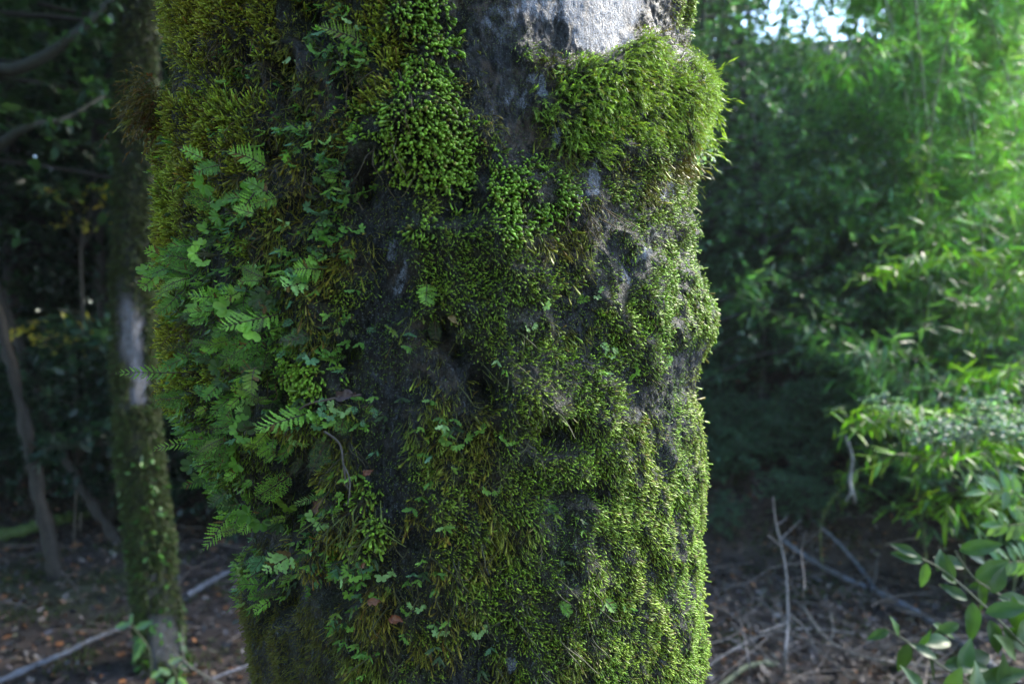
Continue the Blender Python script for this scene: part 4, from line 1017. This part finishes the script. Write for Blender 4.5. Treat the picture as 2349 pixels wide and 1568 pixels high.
# saplings far in the wood, sunlight painted into their yellow leaf colour
for (px, py, Y, h, lbl) in ((185, 440, 5.4, .75, 'small sapling with leaves coloured yellow as sunlight, deep in the dark wood on the left'), (170, 770, 5.2, .35, 'little bush coloured yellow as sunlight, low in the dark wood on the left')):
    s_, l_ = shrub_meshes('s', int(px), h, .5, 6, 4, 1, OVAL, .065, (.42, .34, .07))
    p_ = at(px, py, Y); e = make_shrub('sun_tinted_sapling', lbl, 'sapling', None, p_, s_, l_)
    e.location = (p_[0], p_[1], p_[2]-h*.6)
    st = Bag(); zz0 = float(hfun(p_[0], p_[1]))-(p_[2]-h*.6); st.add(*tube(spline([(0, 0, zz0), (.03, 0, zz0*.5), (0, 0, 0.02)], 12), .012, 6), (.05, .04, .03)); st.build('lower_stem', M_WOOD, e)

# =================================================================== FALLEN WOOD ON THE GROUND
def stick(pts, r0, r1, col, label, name='fallen_branch', cat='branch', group=None, side=0, seed=0, mat=M_BARK, lich=None):
    P = [ong(a, b_, c) for a, b_, c in pts]; C = spline(P, 40); rg = np.random.default_rng(seed+abs(int(pts[0][0])))
    C = C+np.cumsum(rg.normal(size=(40, 3)), 0)*r0*.10
    V, F = tube(C, np.linspace(r0, r1, 40)*(1+.18*np.sin(np.arange(40)*1.7+rg.normal(size=40)*.5)), 9)
    b = Bag(); b.add(V, F, np.array(col) if lich is None else np.stack([np.clip(lich+.5*(fbm(V[:, 0]*40+9, V[:, 1]*40, 3, 5)-.5)*2, 0, 1), 0*V[:, 0]+.3, 0*V[:, 0]+.4], -1))
    for q in range(side):
        i = rg.integers(8, 36); d = nrm(rg.normal(size=3)+[0, 0, .6]); L = rg.uniform(.08, .25)*(r0/.012)**.5
        b.add(*tube(spline([C[i], C[i]+d*L*.5+rg.normal(size=3)*.01, C[i]+d*L], 6), np.linspace(r1, r1*.4, 6), 4), np.array(col) if lich is None else np.array([.3, .2, .5]))
    o = b.build(name, mat, None, P[0]); tag(o, label, cat, group); return o
stick([(1790, 1232, .04), (1850, 1275, .04), (1935, 1325, .05), (1990, 1345, .04)], .016, .013, (.2, .2, .2), 'pale lichen spotted branch lying left of its twin on the forest floor', lich=1.1, side=2)
stick([(1862, 1190, .06), (1925, 1245, .06), (1975, 1300, .05), (2012, 1352, .03)], .010, .014, (.2, .2, .2), 'pale lichen spotted branch lying right of its twin on the forest floor', lich=1.1, side=2)
stick([(2000, 1350, .05), (2100, 1410, .03), (2200, 1480, .03), (2330, 1580, .03)], .018, .02, (.2, .2, .2), 'thick mottled branch running under the glossy leaves at the lower right', lich=.55, side=1)
stick([(1840, 1390, .05), (1900, 1470, .04), (1990, 1510, .05), (2080, 1520, .04), (2200, 1540, .03)], .008, .007, (.15, .13, .11), 'long thin curved stick in the lower right litter', mat=M_WOOD, side=2)
stick([(1620, 1530, .03), (1700, 1480, .05), (1760, 1455, .05), (1850, 1440, .05), (1960, 1452, .04)], .006, .004, (.16, .14, .13), 'crooked grey stick reaching from the trunk base to the right', mat=M_WOOD, side=3)
stick([(1740, 1370, .05), (1800, 1430, .05), (1880, 1490, .04), (1960, 1560, .03)], .005, .004, (.10, .09, .08), 'thin dark stick crossing the crooked grey one', mat=M_WOOD, side=2)
stick([(1650, 1580, .03), (1720, 1530, .04), (1790, 1522, .03)], .012, .010, (.1, .11, .06), 'short mossy stick by the trunk at the bottom edge', mat=M_WOOD, side=0)
stick([(2030, 1250, .05), (2100, 1235, .07), (2230, 1240, .05)], .006, .004, (.14, .11, .09), 'thin brown stick lying behind the pale branches', mat=M_WOOD, side=1)
stick([(-60, 1590, .04), (100, 1520, .04), (200, 1475, .05), (320, 1425, .03)], .013, .011, (.2, .2, .2), 'long white barked stick on the ground at the bottom left', lich=.75, side=0)
stick([(425, 1370, .05), (480, 1335, .06), (545, 1300, .06), (620, 1265, .05)], .018, .014, (.2, .2, .2), 'pale stick slanting behind the lower left of the trunk', lich=.7, side=0)
stick([(-80, 1235, .06), (60, 1215, .08), (150, 1190, .08), (260, 1170, .05)], .05, .04, (.05, .08, .02), 'mossy log lying far back at the left edge', name='mossy_log', cat='log', mat=M_WOOD, side=0)
stick([(480, 1560, .03), (560, 1530, .04), (640, 1505, .03)], .007, .005, (.13, .12, .13), 'grey stick close to the trunk at the bottom left', mat=M_WOOD)
stick([(330, 1440, .08), (400, 1500, .12), (450, 1540, .09), (520, 1580, .03)], .005, .004, (.1, .09, .07), 'thin bent stick by the low bottom left plants', mat=M_WOOD, side=1)
# the upright dead sapling with thin side twigs
def upright(pts, r0, r1, col, label, twigs, name='dead_sapling', cat='dead twig'):
    P = [at(*p) for p in pts]; P.append(ong(pts[-1][0]+2, pts[-1][1]+14)); 
    C = spline(P, 40); b = Bag(); b.add(*tube(C, np.linspace(r1, r0, 40), 7), col)
    e = b.build(name, M_WOOD, None, P[-1]); tag(e, label, cat)
    for tw in twigs:
        Q = [at(*p) for p in tw]; b2 = Bag(); b2.add(*tube(spline(Q, 12), np.linspace(r0*.45, r1*.5, 12), 5), col); b2.build('side_twig', M_WOOD, e, P[-1])
upright([(1773, 1138, 2.5), (1778, 1190, 2.5), (1800, 1290, 2.45), (1806, 1370, 2.4), (1806, 1440, 2.35), (1800, 1520, 2.3)], .007, .0028, (.13, .12, .12),
        'tall thin dead sapling standing on the forest floor right of the trunk', [[(1788, 1240, 2.48), (1812, 1215, 2.5), (1840, 1190, 2.5)], [(1776, 1205, 2.5), (1795, 1195, 2.5), (1808, 1180, 2.5)],
        [(1805, 1425, 2.35), (1770, 1440, 2.3), (1740, 1450, 2.2)], [(1790, 1250, 2.48), (1760, 1225, 2.5)], [(1804, 1400, 2.4), (1850, 1445, 2.4), (1875, 1500, 2.35)]])
upright([(1940, 1000, 3.6), (1955, 1050, 3.6), (1950, 1100, 3.6), (1958, 1140, 3.5)], .012, .007, (.14, .14, .13), 'short crooked pale dead stem at the edge of the undergrowth', [[(1955, 1120, 3.6), (1940, 1150, 3.55)]], name='dead_stalk_plant', cat='dead plant')
upright([(1850, 1215, 2.6), (1838, 1260, 2.6), (1845, 1330, 2.5), (1842, 1360, 2.45)], .004, .002, (.10, .09, .09), 'thin dark dead twig standing between sapling and pale branches', [[(1842, 1250, 2.6), (1870, 1225, 2.6), (1905, 1205, 2.6)]])
upright([(1690, 1400, 2.2), (1705, 1450, 2.2), (1720, 1530, 2.1)], .003, .0015, (.10, .09, .09), 'small thin dead twig near the trunk at the lower right', [[(1705, 1450, 2.2), (1730, 1420, 2.2)]])
# many small fallen twigs
rg = np.random.default_rng(41); proto = []
for k in range(6):
    b = Bag(); L = .28+.07*k; pp = np.array([[-L/2, 0, 0], [-L/6, rg.normal()*.03, .015], [L/5, rg.normal()*.04, .02], [L/2, rg.normal()*.05, .005]]); C = spline(pp, 16)
    b.add(*tube(C, np.linspace(.0042, .0018, 16), 5), (.075, .06, .052))
    for q in range(3): i = 3+4*q; d = nrm(rg.normal(size=3)*[1, 1, .3]+[.8, 0, .3]); b.add(*tube(spline([C[i], C[i]+d*.05, C[i]+d*.10+[0, 0, .01]], 5), [.002, .0016, .0014, .0012, .001], 4), (.10, .085, .08))
    o = b.build('fallen_twig', M_WOOD); tag(o, 'small bare grey twig lying in the leaf litter', 'twig', 'small twigs scattered in the leaf litter'); proto.append(o)
for q in range(170):
    o = proto[q % 6] if q < 6 else proto[q % 6].copy()
    if q >= 6: COL.objects.link(o)
    if q % 4: Y = 1.9+3.6*rg.random()**1.2; x = xs(rg.uniform(1600, 2400), Y)
    else: Y = rg.uniform(2.2, 5.5); x = xs(rg.uniform(-50, 650), Y)
    o.location = gp(x, Y, rg.uniform(.015, .05)); o.rotation_euler = (rg.normal()*.15, rg.normal()*.2, rg.uniform(0, 6.3)); s = rg.uniform(.6, 1.7); o.scale = (s, s, s)

# =================================================================== NEAR PLANTS, LOWER RIGHT AND LEFT
def leafplant(name, label, cat, stems, leaves, tone, mat, group=None, W=.42, scol=(.06, .07, .03), curl=.18):
    """stems: list of polylines (px,py,Y); leaves: (px,py,Y,angle,len px,tint)"""
    P0 = at(*stems[0][0]); rg = np.random.default_rng(int(abs(stems[0][0][0])))
    root_ = np.array([P0[0], P0[1], float(hfun(P0[0], P0[1]))]); e = empty(name, root_, label, cat, group)
    for k, st in enumerate(stems):
        Q = [at(*p) for p in st]
        if k == 0 and Q[0][2] > root_[2]: Q = [root_]+Q
        b = Bag(); b.add(*tube(spline(Q, 24), np.linspace(.0035, .0014, 24), 6), scol); b.build('stem', M_STEM, e, root_)
    for (px, py, Y, ang, ln, tint) in leaves:
        p = at(px, py, Y); L = ln/FP*Y; a = radians(ang)
        V, F = fine_leaf(L, L*W, 10, curl*rg.uniform(.3, 1.6), .16)
        fr = frame([cos(a), rg.normal()*.25, sin(a)], [rg.normal()*.35, -1, .75+rg.normal()*.3])
        b = Bag(); b.add(p+V@fr, F, np.array(tone)*tint*(1+rg.normal(size=3)*.05)); b.build('leaf', mat, e, root_)
    return e
rg = np.random.default_rng(55)
st = [[(2560, 1750, 1.35), (2420, 1560, 1.35), (2300, 1430, 1.38), (2180, 1320, 1.4), (2115, 1280, 1.42)],
      [(2560, 1760, 1.3), (2350, 1640, 1.3), (2180, 1540, 1.33), (2080, 1470, 1.36), (2030, 1440, 1.4)],
      [(2560, 1700, 1.45), (2450, 1500, 1.45), (2350, 1400, 1.45), (2240, 1330, 1.48), (2190, 1262, 1.5)],
      [(2500, 1780, 1.25), (2300, 1680, 1.25), (2200, 1640, 1.26), (2120, 1590, 1.28)]]
lv = [(2120, 1285, 1.42, 165, 60, 1.0), (2105, 1275, 1.42, 150, 50, .8), (2125, 1290, 1.42, -100, 50, 2.2), (2150, 1310, 1.41, 70, 45, .9), (2160, 1320, 1.41, -20, 55, .9), (2185, 1335, 1.4, 100, 60, 1.0),
      (2200, 1262, 1.5, 20, 75, 1.0), (2215, 1300, 1.49, 160, 60, .8), (2235, 1325, 1.48, 30, 75, 1.1), (2245, 1335, 1.48, -70, 70, 1.3), (2275, 1360, 1.46, 60, 60, .9), (2290, 1370, 1.46, -10, 80, 1.2), (2320, 1400, 1.45, -60, 70, .9),
      (2230, 1380, 1.4, -95, 75, 1.3), (2220, 1375, 1.4, 150, 55, .9), (2260, 1405, 1.38, 20, 75, 1.0), (2270, 1420, 1.38, -80, 65, .8), (2300, 1440, 1.38, -35, 90, 1.1), (2330, 1470, 1.37, 40, 70, 1.1),
      (2040, 1445, 1.39, 200, 45, .9), (2060, 1460, 1.37, 100, 40, 2.0), (2085, 1475, 1.36, -110, 60, .8), (2100, 1485, 1.36, 60, 50, 1.8), (2130, 1505, 1.35, -70, 60, .7), (2150, 1510, 1.34, 150, 55, .8), (2165, 1525, 1.34, 10, 80, 1.1),
      (2200, 1545, 1.33, 60, 75, 1.2), (2215, 1550, 1.33, -40, 75, .9), (2250, 1560, 1.32, 20, 85, 1.0), (2290, 1590, 1.31, 80, 80, .9), (2320, 1560, 1.35, 160, 70, 1.4), (2120, 1590, 1.28, 120, 60, 1.2), (2170, 1600, 1.27, 75, 70, 1.6), (2230, 1620, 1.26, 60, 90, .9),
      (2330, 1510, 1.36, 130, 80, 1.0), (2340, 1450, 1.4, 100, 70, 1.0), (2200, 1430, 1.39, 200, 50, 1.3), (2140, 1430, 1.4, -30, 50, 1.5), (2180, 1470, 1.38, 170, 70, 1.0), (2270, 1500, 1.36, 190, 90, .8), (2310, 1330, 1.5, 190, 75, .9), (2260, 1290, 1.5, 140, 60, .7)]
lv = [(a, b_, c, d_, e_*1.4, f_) for a, b_, c, d_, e_, f_ in lv]
leafplant('laurel_sapling', 'glossy broad leaved sapling filling the bottom right corner', 'sapling', [[tuple(p) for p in s] for s in st], [(a, b_, c, d_, e_*.85, f_) for a, b_, c, d_, e_, f_ in lv], (.035, .075, .016), M_GLOSS)
lv = []
for (x0, y0, a0) in ((2300, 1130, 200), (2335, 1205, 195), (2335, 1290, 190)):
    for q in range(6):
        t = q/5; xx = x0+40-75*t; yy = y0-6*math.sin(t*3); sd = 1 if q % 2 else -1
        lv += [(xx, yy, 1.9, 95+30*t+rg.normal()*8, 46, 1), (xx, yy, 1.9, 255-25*t+rg.normal()*8, 46, .9)]
    lv.append((x0-36, y0, 1.9, 180, 46, 1))
leafplant('pinnate_leaved_shrub', 'shrub with pale opposite leaflets at the right edge above the glossy sapling', 'shrub', [[(2480, 1500, 1.9), (2420, 1300, 1.9), (2360, 1150, 1.9), (2262, 1130, 1.9)], [(2440, 1350, 1.9), (2390, 1215, 1.9), (2300, 1205, 1.9)], [(2460, 1420, 1.9), (2390, 1300, 1.9), (2300, 1290, 1.9)]],
          lv, (.13, .22, .10), M_GLOSS, W=.40)
leafplant('seedling', 'pale leaved seedling on the ground at the bottom left', 'seedling', [[(410, 1580, 2.7), (400, 1540, 2.7), (385, 1515, 2.7)]],
          [(385, 1520, 2.7, 20, 36, 1.4), (392, 1545, 2.7, 150, 32, 1.6), (400, 1550, 2.7, 250, 40, 1.4), (410, 1550, 2.7, 290, 40, 1.3), (372, 1540, 2.7, 200, 32, 1.2)], (.14, .20, .11), M_LEAF)
leafplant('seedling', 'green seedling with drooping leaves beside the slender mossy tree', 'seedling', [[(345, 1500, 2.9), (320, 1455, 2.9), (300, 1430, 2.9)]],
          [(300, 1430, 2.9, 190, 40, 1.1), (310, 1440, 2.9, 20, 40, 1.3), (330, 1470, 2.9, 240, 56, .9), (320, 1460, 2.9, 260, 52, .8), (300, 1430, 2.9, 90, 24, 1)], (.07, .15, .08), M_LEAF)
# near bamboo reaching in from the right edge
def pc(*p): return [tuple(at(*q)) for q in p]
for (label, pts, seed, nd) in (
    ('bright yellow green bamboo reaching in from the right edge at mid height', pc((2700, 1600, 2.9), (2600, 1250, 2.8), (2450, 1010, 2.7), (2250, 965, 2.65), (2080, 965, 2.6), (1950, 978, 2.6)), 700, 26),
    ('bright bamboo spray just below the topmost near one on the right', pc((2700, 1650, 2.8), (2560, 1250, 2.7), (2400, 1060, 2.6), (2240, 1040, 2.3), (2110, 1060, 2.25)), 701, 24),
    ('lighter bamboo spray at the right edge above the pale leaved shrub', pc((2760, 1500, 3.2), (2600, 1100, 3.1), (2450, 900, 3.0), (2330, 860, 2.9), (2270, 880, 2.9)), 702, 16),
    ('low bamboo spray hanging over the forest floor at the right', pc((2700, 1700, 2.6), (2500, 1300, 2.5), (2350, 1170, 2.45), (2230, 1150, 2.4), (2140, 1180, 2.4)), 703, 20),
    ('arching bright bamboo crossing the middle of the right side', pc((2800, 1500, 4.2), (2600, 1000, 4.0), (2450, 700, 3.9), (2250, 610, 3.8), (2120, 600, 3.8), (2010, 640, 3.8)), 704, 26),
    ('bent bamboo with long pale stalk slanting up to the right edge', pc((1890, 1180, 4.4), (2000, 1050, 4.3), (2150, 900, 4.2), (2320, 740, 4.1), (2460, 640, 4.0)), 705, 18),
    ('young bamboo with a few broad leaves rising above the slope', pc((2128, 620, 5.0), (2125, 480, 5.0), (2118, 400, 5.0), (2112, 350, 5.0)), 706, 10)):
    P = np.array(pts); g0 = np.array([P[0, 0], P[0, 1], float(hfun(P[0, 0], P[0, 1]))])
    P = np.vstack([g0[None], P]) if P[0, 2] > g0[2]+.1 else P
    bags = bamboo_meshes(seed, 0, 0, 2, .085, (.11, .22, .02), rad=.0035, ctrl=P-g0, nodes=int(nd*.75), ccol=(.09, .11, .03), bl=.5)
    make_bamboo(label, None, tuple(g0), bags)

# ------------------------------------------------------------------ misty air
hm, hnt, hout = new_mat('misty_air'); pv = hnt.nodes.new('ShaderNodeVolumePrincipled')
pv.inputs['Color'].default_value = (.86, .95, 1, 1); pv.inputs['Density'].default_value = 0.0011; pv.inputs['Anisotropy'].default_value = 0.35
hnt.links.new(pv.outputs[0], hout.inputs['Volume'])
hx = np.array([[x, y, z] for z in (-3.0, 24) for y in (-14.0, 36) for x in (-26.0, 26)])
hf = np.array([[0, 2, 3, 1], [4, 5, 7, 6], [0, 1, 5, 4], [2, 6, 7, 3], [0, 4, 6, 2], [1, 3, 7, 5]])
tag(mesh_obj('haze', hx, hf, hm, None, None, False), kind='stuff', label='thin cool mist hanging among the trees', cat='mist')
